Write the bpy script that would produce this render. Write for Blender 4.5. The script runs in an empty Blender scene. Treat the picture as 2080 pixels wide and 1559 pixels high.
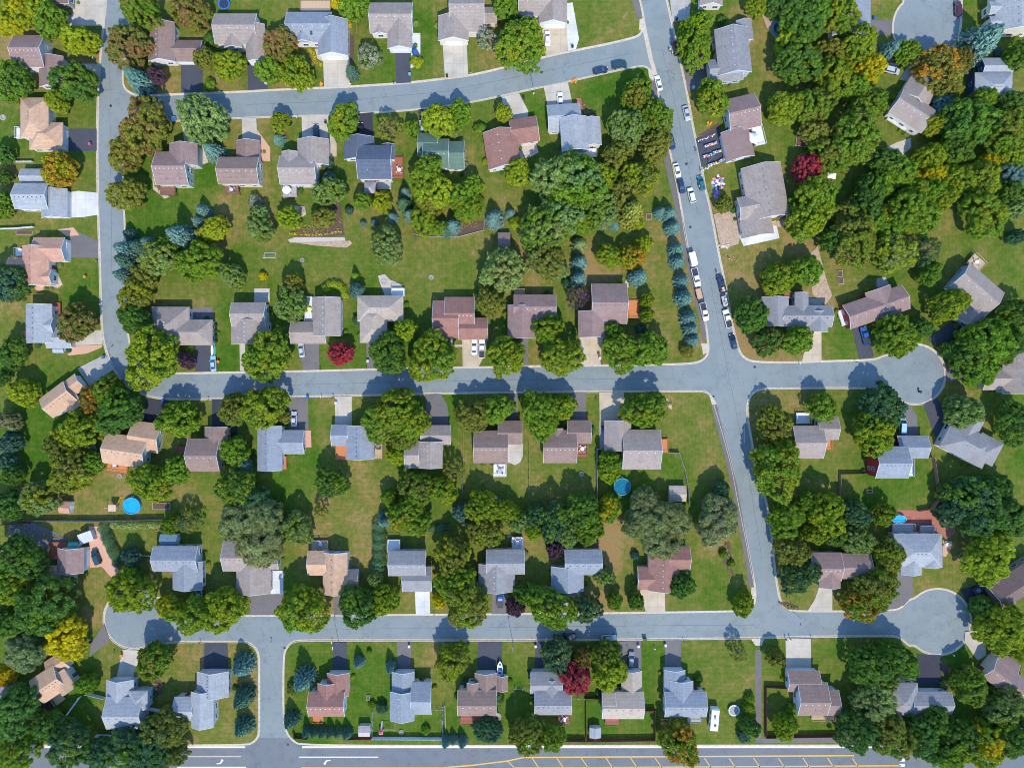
import bpy, bmesh, math, random
import numpy as np
from mathutils import Vector, Matrix, Euler
R = math.radians
S = 0.155            # metres per photo pixel on the ground
H = 215.0            # camera height, metres
sc = bpy.context.scene
COL = sc.collection
# ------------------------------------------------------------------ camera, sky, sun
cam = bpy.data.cameras.new('camera'); cam.sensor_width = 36
cam.lens = 36 * H / (2080 * S); cam.clip_end = 3000; cam.clip_start = 1
co = bpy.data.objects.new('camera', cam); COL.objects.link(co); co.location = (0, 0, H); sc.camera = co
SUN_EL, SX, SY = 49.0, 0.20, -0.98
w = bpy.data.worlds.new('World'); sc.world = w; w.use_nodes = True
nt = w.node_tree; bg = nt.nodes['Background']; sky = nt.nodes.new('ShaderNodeTexSky')
sky.sky_type = 'NISHITA'; sky.sun_disc = False; sky.sun_elevation = R(SUN_EL)
sky.sun_rotation = math.atan2(SX, SY) % (2 * math.pi); sky.ozone_density = 7.0; sky.dust_density = 0.0; sky.air_density = 1.15
nt.links.new(sky.outputs[0], bg.inputs[0]); bg.inputs[1].default_value = 0.15
sl = bpy.data.lights.new('sun', 'SUN'); sl.energy = 2.1; sl.angle = R(0.55); sl.color = (1.0, 0.91, 0.77)
so = bpy.data.objects.new('sun', sl); COL.objects.link(so)
hh = math.hypot(SX, SY); ce = math.cos(R(SUN_EL))
so.rotation_euler = Vector((-SX / hh * ce, -SY / hh * ce, -math.sin(R(SUN_EL)))).to_track_quat('-Z', 'Y').to_euler()
so.location = (40, -180, 200)
sc.view_settings.view_transform = 'Standard'; sc.view_settings.look = 'None'
sc.view_settings.exposure = 1.43; sc.view_settings.gamma = 1.0
sc.cycles.pixel_filter_type = 'BLACKMAN_HARRIS'; sc.cycles.filter_width = 1.0; sc.cycles.max_bounces = 5; sc.cycles.diffuse_bounces = 3; sc.cycles.transparent_max_bounces = 4

# ------------------------------------------------------------------ helpers
def P(px, py, z=0.0):
    k = S * (1 - z / H)
    return ((px - 1040) * k, -(py - 779.5) * k)
class MB:
    def __init__(s): s.v = []; s.f = []; s.m = []
    def add(s, vs, fs, mi=0):
        b = len(s.v); s.v += [tuple(v) for v in vs]
        for f in fs: s.f.append([b + i for i in f]); s.m.append(mi)
        return s
    def box(s, x0, y0, z0, x1, y1, z1, mi=0):
        return s.add([(x0,y0,z0),(x1,y0,z0),(x1,y1,z0),(x0,y1,z0),(x0,y0,z1),(x1,y0,z1),(x1,y1,z1),(x0,y1,z1)],
              [(0,3,2,1),(4,5,6,7),(0,1,5,4),(1,2,6,5),(2,3,7,6),(3,0,4,7)], mi)
    def bar(s, a, b, r=0.05, n=5, mi=0, r2=None):
        a = Vector(a); b = Vector(b); d = (b - a)
        if d.length < 1e-6: return s
        q = d.to_track_quat('Z', 'Y'); r2 = r if r2 is None else r2; vs = []
        for i in range(n):
            t = 2 * math.pi * i / n; o = Vector((math.cos(t), math.sin(t), 0))
            vs.append(a + q @ (o * r))
        for i in range(n):
            t = 2 * math.pi * i / n; o = Vector((math.cos(t), math.sin(t), 0))
            vs.append(b + q @ (o * r2))
        return s.add(vs, [(i, (i+1) % n, n + (i+1) % n, n + i) for i in range(n)] + [tuple(range(n))[::-1], tuple(range(n, 2*n))], mi)
    def cyl(s, x, y, z0, z1, r0, r1=None, n=16, mi=0, cap=True):
        r1 = r0 if r1 is None else r1
        c = [(math.cos(2*math.pi*i/n), math.sin(2*math.pi*i/n)) for i in range(n)]
        return s.add([(x+a*r0, y+b*r0, z0) for a, b in c] + [(x+a*r1, y+b*r1, z1) for a, b in c],
            [(i, (i+1) % n, n+(i+1) % n, n+i) for i in range(n)] + ([tuple(range(n))[::-1], tuple(range(n, 2*n))] if cap else []), mi)
    def mesh(s, name, mats):
        me = bpy.data.meshes.new(name); me.from_pydata(s.v, [], s.f)
        for m in (mats if isinstance(mats, (list, tuple)) else [mats]): me.materials.append(m)
        if any(s.m): me.polygons.foreach_set('material_index', s.m)
        me.update(); return me
    def obj(s, name, mats, parent=None, **k):
        return link(name, s.mesh(name, mats), parent, **k)
def link(name, me, parent=None, loc=None, rz=None, color=None, kind=None):
    o = bpy.data.objects.new(name, me); COL.objects.link(o)
    if parent is not None: o.parent = parent
    if loc is not None: o.location = loc
    if rz is not None: o.rotation_euler = (0, 0, rz)
    if color is not None: o.color = (*color[:3], 1)
    if kind: o['kind'] = kind
    return o
def thing(name, label, cat, loc=(0, 0, 0), rz=0, group=None, me=None, color=None):
    o = link(name, me, None, loc, rz, color); o['label'] = label; o['category'] = cat
    if group: o['group'] = group
    return o
def copy_tree(o, parent=None):
    c = o.copy(); COL.objects.link(c); c.parent = parent
    for ch in o.children: copy_tree(ch, c)
    return c
# ------------------------------------------------------------------ materials
def mat(name, rough=0.85, spec=0.3):
    m = bpy.data.materials.new(name); m.use_nodes = True; n = m.node_tree.nodes; b = n['Principled BSDF']
    b.inputs['Roughness'].default_value = rough; b.inputs['Specular IOR Level'].default_value = spec
    return m, n, m.node_tree.links, b
def node(n, t, **k):
    x = n.new(t)
    for a, v in k.items(): setattr(x, a, v)
    return x
def mixc(n, l, fac, a, b, mode='MIX'):
    x = n.new('ShaderNodeMix'); x.data_type = 'RGBA'; x.blend_type = mode
    for i, v in ((0, fac), (6, a), (7, b)):
        if hasattr(v, 'links'): l.new(v, x.inputs[i])
        else: x.inputs[i].default_value = v if i == 0 else (*v[:3], 1)
    return x.outputs[2]
def noise(n, l, scale, detail=3, co=None, rough=0.6):
    x = n.new('ShaderNodeTexNoise'); x.inputs['Scale'].default_value = scale; x.inputs['Detail'].default_value = detail
    x.inputs['Roughness'].default_value = rough
    if co is not None: l.new(co, x.inputs['Vector'])
    return x.outputs[0]
def ramp(n, l, src, a, b, va=0.0, vb=1.0):
    x = n.new('ShaderNodeMapRange'); l.new(src, x.inputs[0])
    for i, v in enumerate((a, b, va, vb)): x.inputs[i+1].default_value = v
    return x.outputs[0]
def math_(n, l, op, a, b=0.0):
    x = n.new('ShaderNodeMath'); x.operation = op
    for i, v in enumerate((a, b)):
        if hasattr(v, 'links'): l.new(v, x.inputs[i])
        else: x.inputs[i].default_value = v
    return x.outputs[0]
def bump(n, l, b, h, dist, strength=1.0):
    x = n.new('ShaderNodeBump'); x.inputs['Distance'].default_value = dist; x.inputs['Strength'].default_value = strength
    l.new(h, x.inputs['Height']); l.new(x.outputs[0], b.inputs['Normal'])
def wpos(n): return n.new('ShaderNodeNewGeometry').outputs['Position']
def opos(n): return n.new('ShaderNodeTexCoord').outputs['Object']
def speck(name, col, scale=1.5, amp=0.25, big=0.06, rough=0.9, b=0.0, col2=None, spec=0.3):
    """plain surface with two sizes of mottling"""
    m, n, l, p = mat(name, rough, spec); w_ = wpos(n)
    f = noise(n, l, scale, 5, w_, 0.7); g = noise(n, l, big, 3, w_)
    c2 = col2 or tuple(c * (1 - amp) for c in col); c1 = tuple(min(1, c * (1 + amp)) for c in col)
    c = mixc(n, l, ramp(n, l, f, 0.3, 0.7), c2, c1)
    c = mixc(n, l, ramp(n, l, g, 0.35, 0.7, 0, 0.5), c, tuple(x * 0.8 for x in col))
    l.new(c, p.inputs['Base Color'])
    if b: bump(n, l, p, f, b)
    return m
def colmat(name, rough=0.5, spec=0.4, metal=0, amp=0.12, scale=3.0, coat=0):
    """takes its colour from the object that wears it"""
    m, n, l, p = mat(name, rough, spec); oi = n.new('ShaderNodeObjectInfo')
    f = noise(n, l, scale, 4, opos(n))
    d = mixc(n, l, ramp(n, l, f, 0.3, 0.7, 1 - amp, 1 + amp), (0, 0, 0), oi.outputs['Color'])
    l.new(d, p.inputs['Base Color']); p.inputs['Metallic'].default_value = metal; p.inputs['Coat Weight'].default_value = coat
    return m
M = {}
# road asphalt: aged blue-grey, fine aggregate, long faint seams, stains
def road_mat(name, base, crk=0.055):
    m, n, l, p = mat(name, 0.88, 0.25); w_ = wpos(n)
    f = noise(n, l, 2.2, 6, w_, 0.75); g = noise(n, l, 0.05, 4, w_); h = noise(n, l, 0.35, 5, w_, 0.6)
    c = mixc(n, l, ramp(n, l, f, 0.3, 0.7), tuple(x*0.86 for x in base), tuple(x*1.12 for x in base))
    c = mixc(n, l, ramp(n, l, g, 0.35, 0.65, 0, 0.8), c, (base[0]*1.14, base[1]*1.08, base[2]*1.0))
    b_ = n.new('ShaderNodeTexNoise'); b_.noise_dimensions = '2D'; b_.inputs['Scale'].default_value = 0.12; b_.inputs['Detail'].default_value = 0.5; l.new(w_, b_.inputs['Vector']); c = mixc(n, l, ramp(n, l, b_.outputs[0], 0.62, 0.63, 0, 0.22), c, tuple(x*0.8 for x in base))
    c = mixc(n, l, ramp(n, l, h, 0.50, 0.72, 0, 0.7), c, tuple(x*0.78 for x in base))
    v = n.new('ShaderNodeTexVoronoi'); v.feature = 'DISTANCE_TO_EDGE'; v.inputs['Scale'].default_value = crk; l.new(w_, v.inputs['Vector'])
    mp = n.new('ShaderNodeVectorMath'); mp.operation = 'ADD'
    sc_ = n.new('ShaderNodeVectorMath'); sc_.operation = 'SCALE'; sc_.inputs[3].default_value = 7
    nn = n.new('ShaderNodeTexNoise'); nn.inputs['Scale'].default_value = 0.35; nn.inputs['Detail'].default_value = 4; l.new(w_, nn.inputs['Vector'])
    l.new(nn.outputs['Color'], sc_.inputs[0]); l.new(w_, mp.inputs[0]); l.new(sc_.outputs[0], mp.inputs[1]); l.new(mp.outputs[0], v.inputs['Vector'])
    c = mixc(n, l, ramp(n, l, v.outputs[0], 0.0, 0.007, 0.5, 0.0), c, tuple(x*0.45 for x in base))
    l.new(c, p.inputs['Base Color']); bump(n, l, p, f, 0.02)
    return m
M['asphalt'] = road_mat('aged_asphalt', (0.172, 0.206, 0.212))
M['slate'] = road_mat('sealed_asphalt', (0.052, 0.058, 0.074), .3); M['drive'] = road_mat('worn_asphalt', (0.128, 0.120, 0.120), .22); M['dark'] = road_mat('dark_asphalt', (0.034, 0.037, 0.050), .3)
M['highway'] = road_mat('highway_asphalt', (0.125, 0.138, 0.150))
def conc(name, base):
    m, n, l, p = mat(name, 0.9, 0.25); w_ = wpos(n); f = noise(n, l, 1.6, 6, w_, 0.7); g = noise(n, l, 0.2, 4, w_)
    c = mixc(n, l, ramp(n, l, f, 0.3, 0.7), tuple(x*0.88 for x in base), tuple(x*1.08 for x in base))
    c = mixc(n, l, ramp(n, l, g, 0.42, 0.68, 0, 0.8), c, tuple(x*0.72 for x in base))
    b = n.new('ShaderNodeTexBrick'); b.offset = 0; b.inputs['Scale'].default_value = 1; b.inputs['Brick Width'].default_value = 3.05
    b.inputs['Row Height'].default_value = 3.05; b.inputs['Mortar Size'].default_value = 0.045; b.inputs['Mortar Smooth'].default_value = 0.2
    l.new(w_, b.inputs['Vector'])
    c = mixc(n, l, math_(n, l, 'MULTIPLY', b.outputs['Fac'], 0.55), c, tuple(x*0.5 for x in base))
    l.new(c, p.inputs['Base Color']); return m
M['conc'] = conc('driveway_concrete', (0.430, 0.387, 0.318)); M['white'] = conc('pale_concrete', (0.533, 0.533, 0.516))
M['tan'] = conc('buff_concrete', (0.447, 0.370, 0.267)); M['greyc'] = conc('grey_concrete', (0.34, 0.33, 0.30))
M['kerb'] = speck('kerb_concrete', (0.450, 0.387, 0.306), 1.2, 0.28); M['kerbw'] = speck('white_kerb_concrete', (0.62, 0.60, 0.56), 3, 0.12)
M['brick'] = speck('red_brick_paving', (0.33, 0.125, 0.09), 4, 0.35); M['clay'] = speck('clay_paving', (0.50, 0.29, 0.20), 4, 0.25)
M['dirt'] = speck('bare_soil', (0.36, 0.26, 0.18), 1.5, 0.4, 0.5); M['mulch'] = speck('bark_mulch', (0.095, 0.058, 0.045), 3, 0.5)
M['gravel'] = speck('pale_gravel', (0.42, 0.37, 0.31), 4, 0.4); M['darkrock'] = speck('dark_gravel', (0.13, 0.12, 0.13), 4, 0.45)
M['yellow'] = speck('yellow_road_paint', (0.55, 0.34, 0.08), 3, 0.25); M['paint'] = speck('white_road_paint', (0.62, 0.63, 0.64), 3, 0.15)
M['tar'] = speck('crack_sealant', (0.10, 0.115, 0.13), 3, 0.2)
def tinted_lawn():
    m, n, l, p = mat('lawn_grass', 0.95, 0.1); w_ = wpos(n)
    a = n.new('ShaderNodeAttribute'); a.attribute_name = 'lush'
    g1 = noise(n, l, 0.10, 5, w_, 0.6); g2 = noise(n, l, 0.6, 5, w_, 0.65); g3 = noise(n, l, 3.0, 6, w_, 0.8)
    wv = n.new('ShaderNodeTexWave'); wv.wave_type = 'BANDS'; wv.bands_direction = 'X'; wv.inputs['Scale'].default_value = 0.28
    wv.inputs['Distortion'].default_value = 1.2; wv.inputs['Detail Scale'].default_value = 0.3; l.new(w_, wv.inputs['Vector'])
    wy = n.new('ShaderNodeTexWave'); wy.wave_type = 'BANDS'; wy.bands_direction = 'Y'; wy.inputs['Scale'].default_value = 0.25
    wy.inputs['Distortion'].default_value = 1.0; wy.inputs['Detail Scale'].default_value = 0.3; l.new(w_, wy.inputs['Vector'])
    mw = n.new('ShaderNodeAttribute'); mw.attribute_name = 'mow'; sel = ramp(n, l, mw.outputs['Fac'], 0.45, 0.55)
    xx = n.new('ShaderNodeMix'); l.new(sel, xx.inputs[0]); l.new(wv.outputs[1], xx.inputs[2]); l.new(wy.outputs[1], xx.inputs[3])
    t = math_(n, l, 'ADD', a.outputs['Fac'], ramp(n, l, g1, 0.3, 0.7, -0.26, 0.26))
    t = math_(n, l, 'ADD', t, ramp(n, l, g2, 0.3, 0.7, -0.27, 0.27))
    t = math_(n, l, 'ADD', t, ramp(n, l, xx.outputs[0], 0, 1, -0.035, 0.035))
    cr = n.new('ShaderNodeValToRGB'); l.new(t, cr.inputs[0]); e = cr.color_ramp.elements
    e[0].position = 0.0; e[0].color = (0.235, 0.160, 0.064, 1); e[1].position = 1.0; e[1].color = (0.034, 0.094, 0.006, 1)
    for ps, c_ in ((0.28, (0.142, 0.138, 0.030, 1)), (0.52, (0.092, 0.124, 0.018, 1)), (0.75, (0.058, 0.112, 0.010, 1))):
        q = e.new(ps); q.color = c_
    c = mixc(n, l, ramp(n, l, g3, 0.25, 0.75, 0.55, 1.45), (0, 0, 0), cr.outputs[0])
    l.new(c, p.inputs['Base Color']); bump(n, l, p, g3, 0.08); return m
M['lawn'] = tinted_lawn()
def leaf_mat(name, trans=0.42):
    m = bpy.data.materials.new(name); m.use_nodes = True; n = m.node_tree.nodes; l = m.node_tree.links; p = n['Principled BSDF']
    oi = n.new('ShaderNodeObjectInfo'); geo = n.new('ShaderNodeNewGeometry')
    t2 = n.new('ShaderNodeAttribute'); t2.attribute_type = 'OBJECT'; t2.attribute_name = 'tint'
    ta = n.new('ShaderNodeAttribute'); ta.attribute_type = 'OBJECT'; ta.attribute_name = 'tint_amount'
    cl = n.new('ShaderNodeAttribute'); cl.attribute_name = 'clump'
    tc = n.new('ShaderNodeTexCoord')
    nz = n.new('ShaderNodeTexNoise'); nz.inputs['Scale'].default_value = 1.1; nz.inputs['Detail'].default_value = 2
    ad = n.new('ShaderNodeVectorMath'); ad.operation = 'ADD'; l.new(tc.outputs['Object'], ad.inputs[0]); l.new(oi.outputs['Location'], ad.inputs[1]); l.new(ad.outputs[0], nz.inputs['Vector'])
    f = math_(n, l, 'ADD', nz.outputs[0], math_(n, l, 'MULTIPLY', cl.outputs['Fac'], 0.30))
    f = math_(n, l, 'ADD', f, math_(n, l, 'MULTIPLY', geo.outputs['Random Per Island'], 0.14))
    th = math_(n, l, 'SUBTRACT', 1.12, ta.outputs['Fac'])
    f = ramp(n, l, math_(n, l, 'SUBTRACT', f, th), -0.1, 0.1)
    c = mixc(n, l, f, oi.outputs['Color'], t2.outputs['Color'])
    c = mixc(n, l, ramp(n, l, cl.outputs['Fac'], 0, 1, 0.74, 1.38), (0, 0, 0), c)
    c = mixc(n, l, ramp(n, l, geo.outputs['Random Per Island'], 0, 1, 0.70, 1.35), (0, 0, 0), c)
    l.new(c, p.inputs['Base Color']); p.inputs['Roughness'].default_value = 0.6; p.inputs['Specular IOR Level'].default_value = 0.25
    tr = n.new('ShaderNodeBsdfTranslucent'); l.new(c, tr.inputs[0]); mx = n.new('ShaderNodeMixShader'); mx.inputs[0].default_value = trans
    l.new(p.outputs[0], mx.inputs[1]); l.new(tr.outputs[0], mx.inputs[2])
    l.new(mx.outputs[0], n['Material Output'].inputs[0]); return m
M['leaf'] = leaf_mat('leaves'); M['needle'] = leaf_mat('needles', 0.2)
M['bark'] = speck('bark', (0.14, 0.11, 0.085), 6, 0.35)
def shingle():
    m, n, l, p = mat('asphalt_shingles', 0.92, 0.2); oi = n.new('ShaderNodeObjectInfo'); o_ = opos(n)
    f = noise(n, l, 5.0, 5, o_, 0.8); g = noise(n, l, 0.35, 4, o_); h = noise(n, l, 1.6, 3, o_)
    mp = n.new('ShaderNodeMapping'); mp.inputs['Scale'].default_value = (2.2, 0.14, 0.14); l.new(o_, mp.inputs[0])
    st = noise(n, l, 1.0, 3, mp.outputs[0])
    b = n.new('ShaderNodeTexBrick'); b.inputs['Scale'].default_value = 1; b.inputs['Brick Width'].default_value = 0.9; b.inputs['Row Height'].default_value = 0.34
    b.inputs['Mortar Size'].default_value = 0.02; b.inputs['Color1'].default_value = (0.9, 0.9, 0.9, 1); b.inputs['Color2'].default_value = (1.07, 1.07, 1.07, 1); b.inputs['Mortar'].default_value = (0.75, 0.75, 0.75, 1)
    l.new(o_, b.inputs['Vector'])
    c = mixc(n, l, 1.0, oi.outputs['Color'], b.outputs['Color'], 'MULTIPLY')
    c = mixc(n, l, ramp(n, l, f, 0.25, 0.75, 0.86, 1.14), (0, 0, 0), c)
    c = mixc(n, l, ramp(n, l, g, 0.3, 0.7, 0.88, 1.12), (0, 0, 0), c)
    c = mixc(n, l, ramp(n, l, st, 0.3, 0.7, 0.88, 1.1), (0, 0, 0), c)
    l.new(c, p.inputs['Base Color']); bump(n, l, p, b.outputs['Fac'], 0.02); return m
M['shingle'] = shingle()
def siding():
    m, n, l, p = mat('lap_siding', 0.7, 0.3); oi = n.new('ShaderNodeObjectInfo'); o_ = opos(n)
    wv = n.new('ShaderNodeTexWave'); wv.bands_direction = 'Z'; wv.wave_profile = 'SAW'; wv.inputs['Scale'].default_value = 2.2; l.new(o_, wv.inputs['Vector'])
    f = noise(n, l, 1.2, 4, o_)
    c = mixc(n, l, ramp(n, l, f, 0.3, 0.7, 0.9, 1.06), (0, 0, 0), oi.outputs['Color']); l.new(c, p.inputs['Base Color'])
    bump(n, l, p, wv.outputs[1], 0.03); return m
M['siding'] = siding()
M['trim'] = speck('white_trim', (0.619, 0.628, 0.636), 2, 0.06); M['col'] = colmat('painted_surface'); M['rock'] = speck('stacked_stone', (0.36, 0.33, 0.30), 3, 0.35)
m_, n_, l_, p_ = mat('window_glass', 0.06, 0.8); p_.inputs['Base Color'].default_value = (0.03, 0.045, 0.06, 1); M['glass'] = m_
m_, n_, l_, p_ = mat('tyre_rubber', 0.9, 0.2); p_.inputs['Base Color'].default_value = (0.02, 0.02, 0.022, 1); M['rubber'] = m_
m_, n_, l_, p_ = mat('lamp_glass', 0.15, 0.7); p_.inputs['Base Color'].default_value = (0.75, 0.76, 0.78, 1); M['lamp'] = m_
m_, n_, l_, p_ = mat('red_lamp', 0.25, 0.6); p_.inputs['Base Color'].default_value = (0.35, 0.01, 0.01, 1); M['red'] = m_
m_, n_, l_, p_ = mat('galvanised_metal', 0.45, 0.5); p_.inputs['Base Color'].default_value = (0.42, 0.43, 0.44, 1); p_.inputs['Metallic'].default_value = 0.7; M['metal'] = m_
m_, n_, l_, p_ = mat('dark_plastic', 0.6, 0.4); p_.inputs['Base Color'].default_value = (0.03, 0.03, 0.033, 1); M['black'] = m_
M['paintcar'] = colmat('car_paint', 0.28, 0.5, 0.15, 0.03, 1.0, 0.6)
M['plank'] = colmat('deck_boards', 0.75, 0.3, 0, 0.3, 4.0)
def water():
    m, n, l, p = mat('pool_water', 0.06, 0.5); oi = n.new('ShaderNodeObjectInfo'); f = noise(n, l, 1.3, 3, wpos(n))
    c = mixc(n, l, ramp(n, l, f, 0.3, 0.7, 0.75, 1.2), (0, 0, 0), oi.outputs['Color']); l.new(c, p.inputs['Base Color']); bump(n, l, p, f, 0.05); return m
M['water'] = water()

# ------------------------------------------------------------------ terrain and streets
g = MB(); g.add([(-1500, -1500, -0.06), (1500, -1500, -0.06), (1500, 1500, -0.06), (-1500, 1500, -0.06)], [(0, 1, 2, 3)])
go = g.obj('ground', M['lawn'], kind='structure'); go.data.attributes.new('lush', 'FLOAT', 'POINT').data.foreach_set('value', [0.55]*4)
def sheet(name, pts, z, m, thick=0.0, kind='structure'):
    """flat polygon from ground pixels, with real edges when thick"""
    if thick == 0.0:
        me = bpy.data.meshes.new(name); bm = bmesh.new(); f = bm.faces.new([bm.verts.new((*p, z)) for p in pts])
        if f.calc_area() and f.normal.z < 0: f.normal_flip()
        bmesh.ops.recalc_face_normals(bm, faces=bm.faces[:])
        bm.normal_update(); 
        for f in bm.faces:
            if f.normal.z < 0: f.normal_flip()
        bmesh.ops.triangulate(bm, faces=bm.faces[:]); bm.to_mesh(me); bm.free()
    else:
        b = MB(); n = len(pts); a = sum(pts[i][0]*pts[(i+1) % n][1]-pts[(i+1) % n][0]*pts[i][1] for i in range(n))
        if a < 0: pts = pts[::-1]
        b.add([(*p, z - thick) for p in pts] + [(*p, z) for p in pts], [tuple(range(n, 2*n))] + [(i, (i+1) % n, n+(i+1) % n, n+i) for i in range(n)])
        me = b.mesh(name, [])
    me.materials.append(m)
    return link(name, me, kind=kind)
x0, y0 = P(-330, 1497); x1, y1 = P(2420, -330)
sheet('street', [(x0, y0), (x1, y0), (x1, y1), (x0, y1)], 0.0, M['asphalt'])
x0, y0 = P(-330, 1720); x1, y1 = P(2420, 1497)
sheet('highway', [(x0, y0), (x1, y0), (x1, y1), (x0, y1)], 0.0, M['highway'])

LUSH = [(1240,170,75,1.1),(1300,200,60,1.0),(1100,235,40,0.9),(1110,290,40,0.85),(1370,360,35,0.85),(740,150,70,0.8),(860,70,60,0.8),(930,90,40,0.7),(790,130,50,0.8),
 (1230,40,80,0.35),(330,170,30,0.3),(470,150,30,0.2),(460,190,30,0.15),(580,170,30,0.25),(180,110,40,0.1),(60,60,60,0.15),(20,100,60,0.15),(190,170,30,0.1),(30,250,60,0.5),(170,230,40,0.4),
 (60,460,60,0.5),(170,460,60,0.7),(170,560,70,0.75),(190,590,60,0.7),(50,620,60,0.35),(20,680,60,0.5),(120,720,60,0.5),(60,720,40,0.35),(300,440,60,0.85),(280,380,40,0.7),(330,400,40,0.6),
 (470,430,50,0.35),(520,380,40,0.5),(480,500,80,0.4),(450,600,60,0.45),(360,590,60,0.55),(540,470,50,0.35),(640,520,70,0.5),(660,420,50,0.9),(740,420,50,0.25),(720,500,50,0.5),(800,530,70,0.25),(880,520,80,0.38),(930,560,80,0.4),(960,500,60,0.35),
 (470,640,40,0.75),(455,720,40,0.8),(430,360,30,0.9),(560,320,35,0.6),(690,300,40,0.6),(820,290,50,0.5),(1010,380,50,0.3),(970,240,30,0.6),(710,640,60,0.6),(660,700,50,0.65),(740,700,30,0.6),(920,730,40,0.2),
 (1080,560,60,0.05),(1060,500,40,0.1),(1210,550,60,0.1),(1320,470,30,0.35),(1330,540,40,0.35),(1340,620,50,0.4),(1350,690,50,0.4),(1370,730,50,0.35),(1380,480,25,0.0),(1400,600,22,0.0),(1410,690,22,0.05),(1150,620,30,0.6),(1160,680,20,0.6),(1090,720,25,0.0),
 (1600,40,60,0.35),(1580,120,60,0.45),(1560,230,60,0.6),(1600,270,60,0.75),(1570,310,60,0.8),(1440,250,30,0.5),(1440,350,40,0.65),(1480,250,40,0.6),(1510,530,60,0.35),(1540,560,60,0.45),(1640,480,50,0.1),(1700,560,60,0.3),(1720,600,40,0.15),(1540,610,40,0.2),(1510,700,40,0.05),(1560,720,50,0.1),(1700,700,40,0.55),(1740,630,40,0.6),
 (2010,500,90,0.45),(1960,460,60,0.4),(1890,560,60,0.6),(2050,560,60,0.6),(1960,30,50,0.75),(1800,10,50,0.5),(1850,280,50,0.4),(2060,170,40,0.3),(2070,20,40,0.6),
 (330,820,40,0.6),(410,840,30,0.55),(90,870,70,0.8),(70,900,60,0.85),(110,990,60,0.5),(200,1000,60,0.35),(240,980,60,0.3),(200,960,40,0.3),(350,990,40,0.3),(420,980,60,0.5),(430,1080,50,0.55),(370,1030,40,0.4),(420,840,30,0.6),(640,860,40,0.6),(640,930,60,0.65),(720,970,60,0.45),(700,1020,80,0.45),(700,1080,60,0.5),(710,980,40,0.3),(750,950,40,0.6),(590,960,60,0.65),(630,1080,40,0.3),
 (930,830,40,0.75),(940,920,30,0.35),(1000,1000,50,0.5),(1100,980,70,0.4),(1080,940,60,0.45),(1160,980,50,0.45),(1040,1000,50,0.6),(1120,1000,50,0.5),(1280,960,60,0.85),(1380,950,40,0.9),(1400,870,50,0.4),(1420,930,60,0.4),(1400,1000,60,0.5),(1240,1120,45,-0.05),(1250,1160,40,0.2),(1235,1080,30,0.0),(1440,1150,50,0.45),(1440,1200,60,0.6),(1400,1160,30,0.8),(1280,1160,40,0.45),(1440,1100,40,0.2),(1390,820,40,0.35),
 (1580,830,40,0.2),(1600,840,40,0.2),(1640,960,50,0.5),(1650,990,40,0.35),(1720,900,40,0.3),(1720,940,40,0.6),(1760,1000,60,0.85),(1830,1000,60,0.8),(1900,970,60,0.8),(1980,940,60,0.85),(2030,960,60,0.8),(1730,850,50,0.6),(1880,850,20,0.7),(1560,1060,40,0.3),(1920,1180,60,0.6),(1970,1100,40,0.3),(1590,1200,30,0.2),(1660,1210,20,0.3),(1910,1130,40,0.5),
 (200,1190,60,0.5),(190,1220,50,0.3),(220,1350,50,0.7),(230,1330,40,0.4),(360,1340,60,0.4),(380,1370,60,0.35),(400,1490,90,0.5),(340,1420,50,0.6),(150,1440,60,0.75),(180,1450,50,0.75),(480,1330,30,0.5),(510,1400,40,0.1),(450,1490,50,0.4),(640,1330,60,0.6),(600,1340,40,0.6),(740,1400,70,0.85),(770,1360,50,0.8),(750,1450,60,0.8),(640,1480,60,0.8),(850,1330,50,0.5),(890,1400,50,0.45),(870,1490,60,0.75),(800,1490,60,0.75),(940,1470,60,0.8),(900,1330,40,0.1),(1040,1360,40,0.85),(1060,1330,40,0.4),(1060,1420,50,0.85),(1160,1440,50,0.8),(1220,1440,60,0.6),(1290,1490,60,0.5),(1200,1480,40,0.75),(1320,1370,60,0.8),(1340,1330,40,0.6),(1450,1350,80,0.5),(1440,1420,70,0.6),(1400,1490,70,0.45),(1350,1480,30,0.3),(1500,1400,50,0.5),(1520,1320,30,0.5),(1570,1330,40,0.6),(1570,1440,50,0.55),(1570,1390,25,0.2),(1700,1330,60,0.6),(1680,1480,60,0.5),(1720,1400,60,0.7),(1690,1360,50,0.45),(1640,1480,40,0.4),(1930,1350,50,0.9),(1980,1440,60,0.8),(1900,1480,60,0.6),(860,1220,50,0.45),(670,1220,40,0.35),(830,1230,30,0.5),(1240,1230,60,0.15),(1080,1180,40,0.6),(600,1180,50,0.7),(500,1215,30,0.2),(340,1180,40,0.2),(440,1190,40,0.5)]
LA = np.array(LUSH, float)
def lush(xy):
    px = xy[:, 0] / S + 1040; py = 779.5 - xy[:, 1] / S
    d2 = (px[:, None] - LA[None, :, 0])**2 + (py[:, None] - LA[None, :, 1])**2
    ww = np.exp(-d2 / (LA[None, :, 2] * 0.75)**2)
    return -0.05 + (0.5 * 0.22 + (ww * LA[None, :, 3]).sum(1)) / (0.22 + ww.sum(1))
def chaikin(pts, it=2):
    for _ in range(it):
        q = []; n = len(pts)
        for i in range(n):
            a, b = pts[i], pts[(i+1) % n]
            q += [(a[0]*.75+b[0]*.25, a[1]*.75+b[1]*.25), (a[0]*.25+b[0]*.75, a[1]*.25+b[1]*.75)]
        pts = q
    return pts
def offset(pts, d):
    n = len(pts); out = []
    for i in range(n):
        a = Vector(pts[i-1]); b = Vector(pts[i]); c = Vector(pts[(i+1) % n])
        t = (b-a).normalized() + (c-b).normalized()
        if t.length < 1e-6: t = (c-b)
        t.normalize(); out.append((b.x + t.y*d, b.y - t.x*d))
    return out
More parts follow.
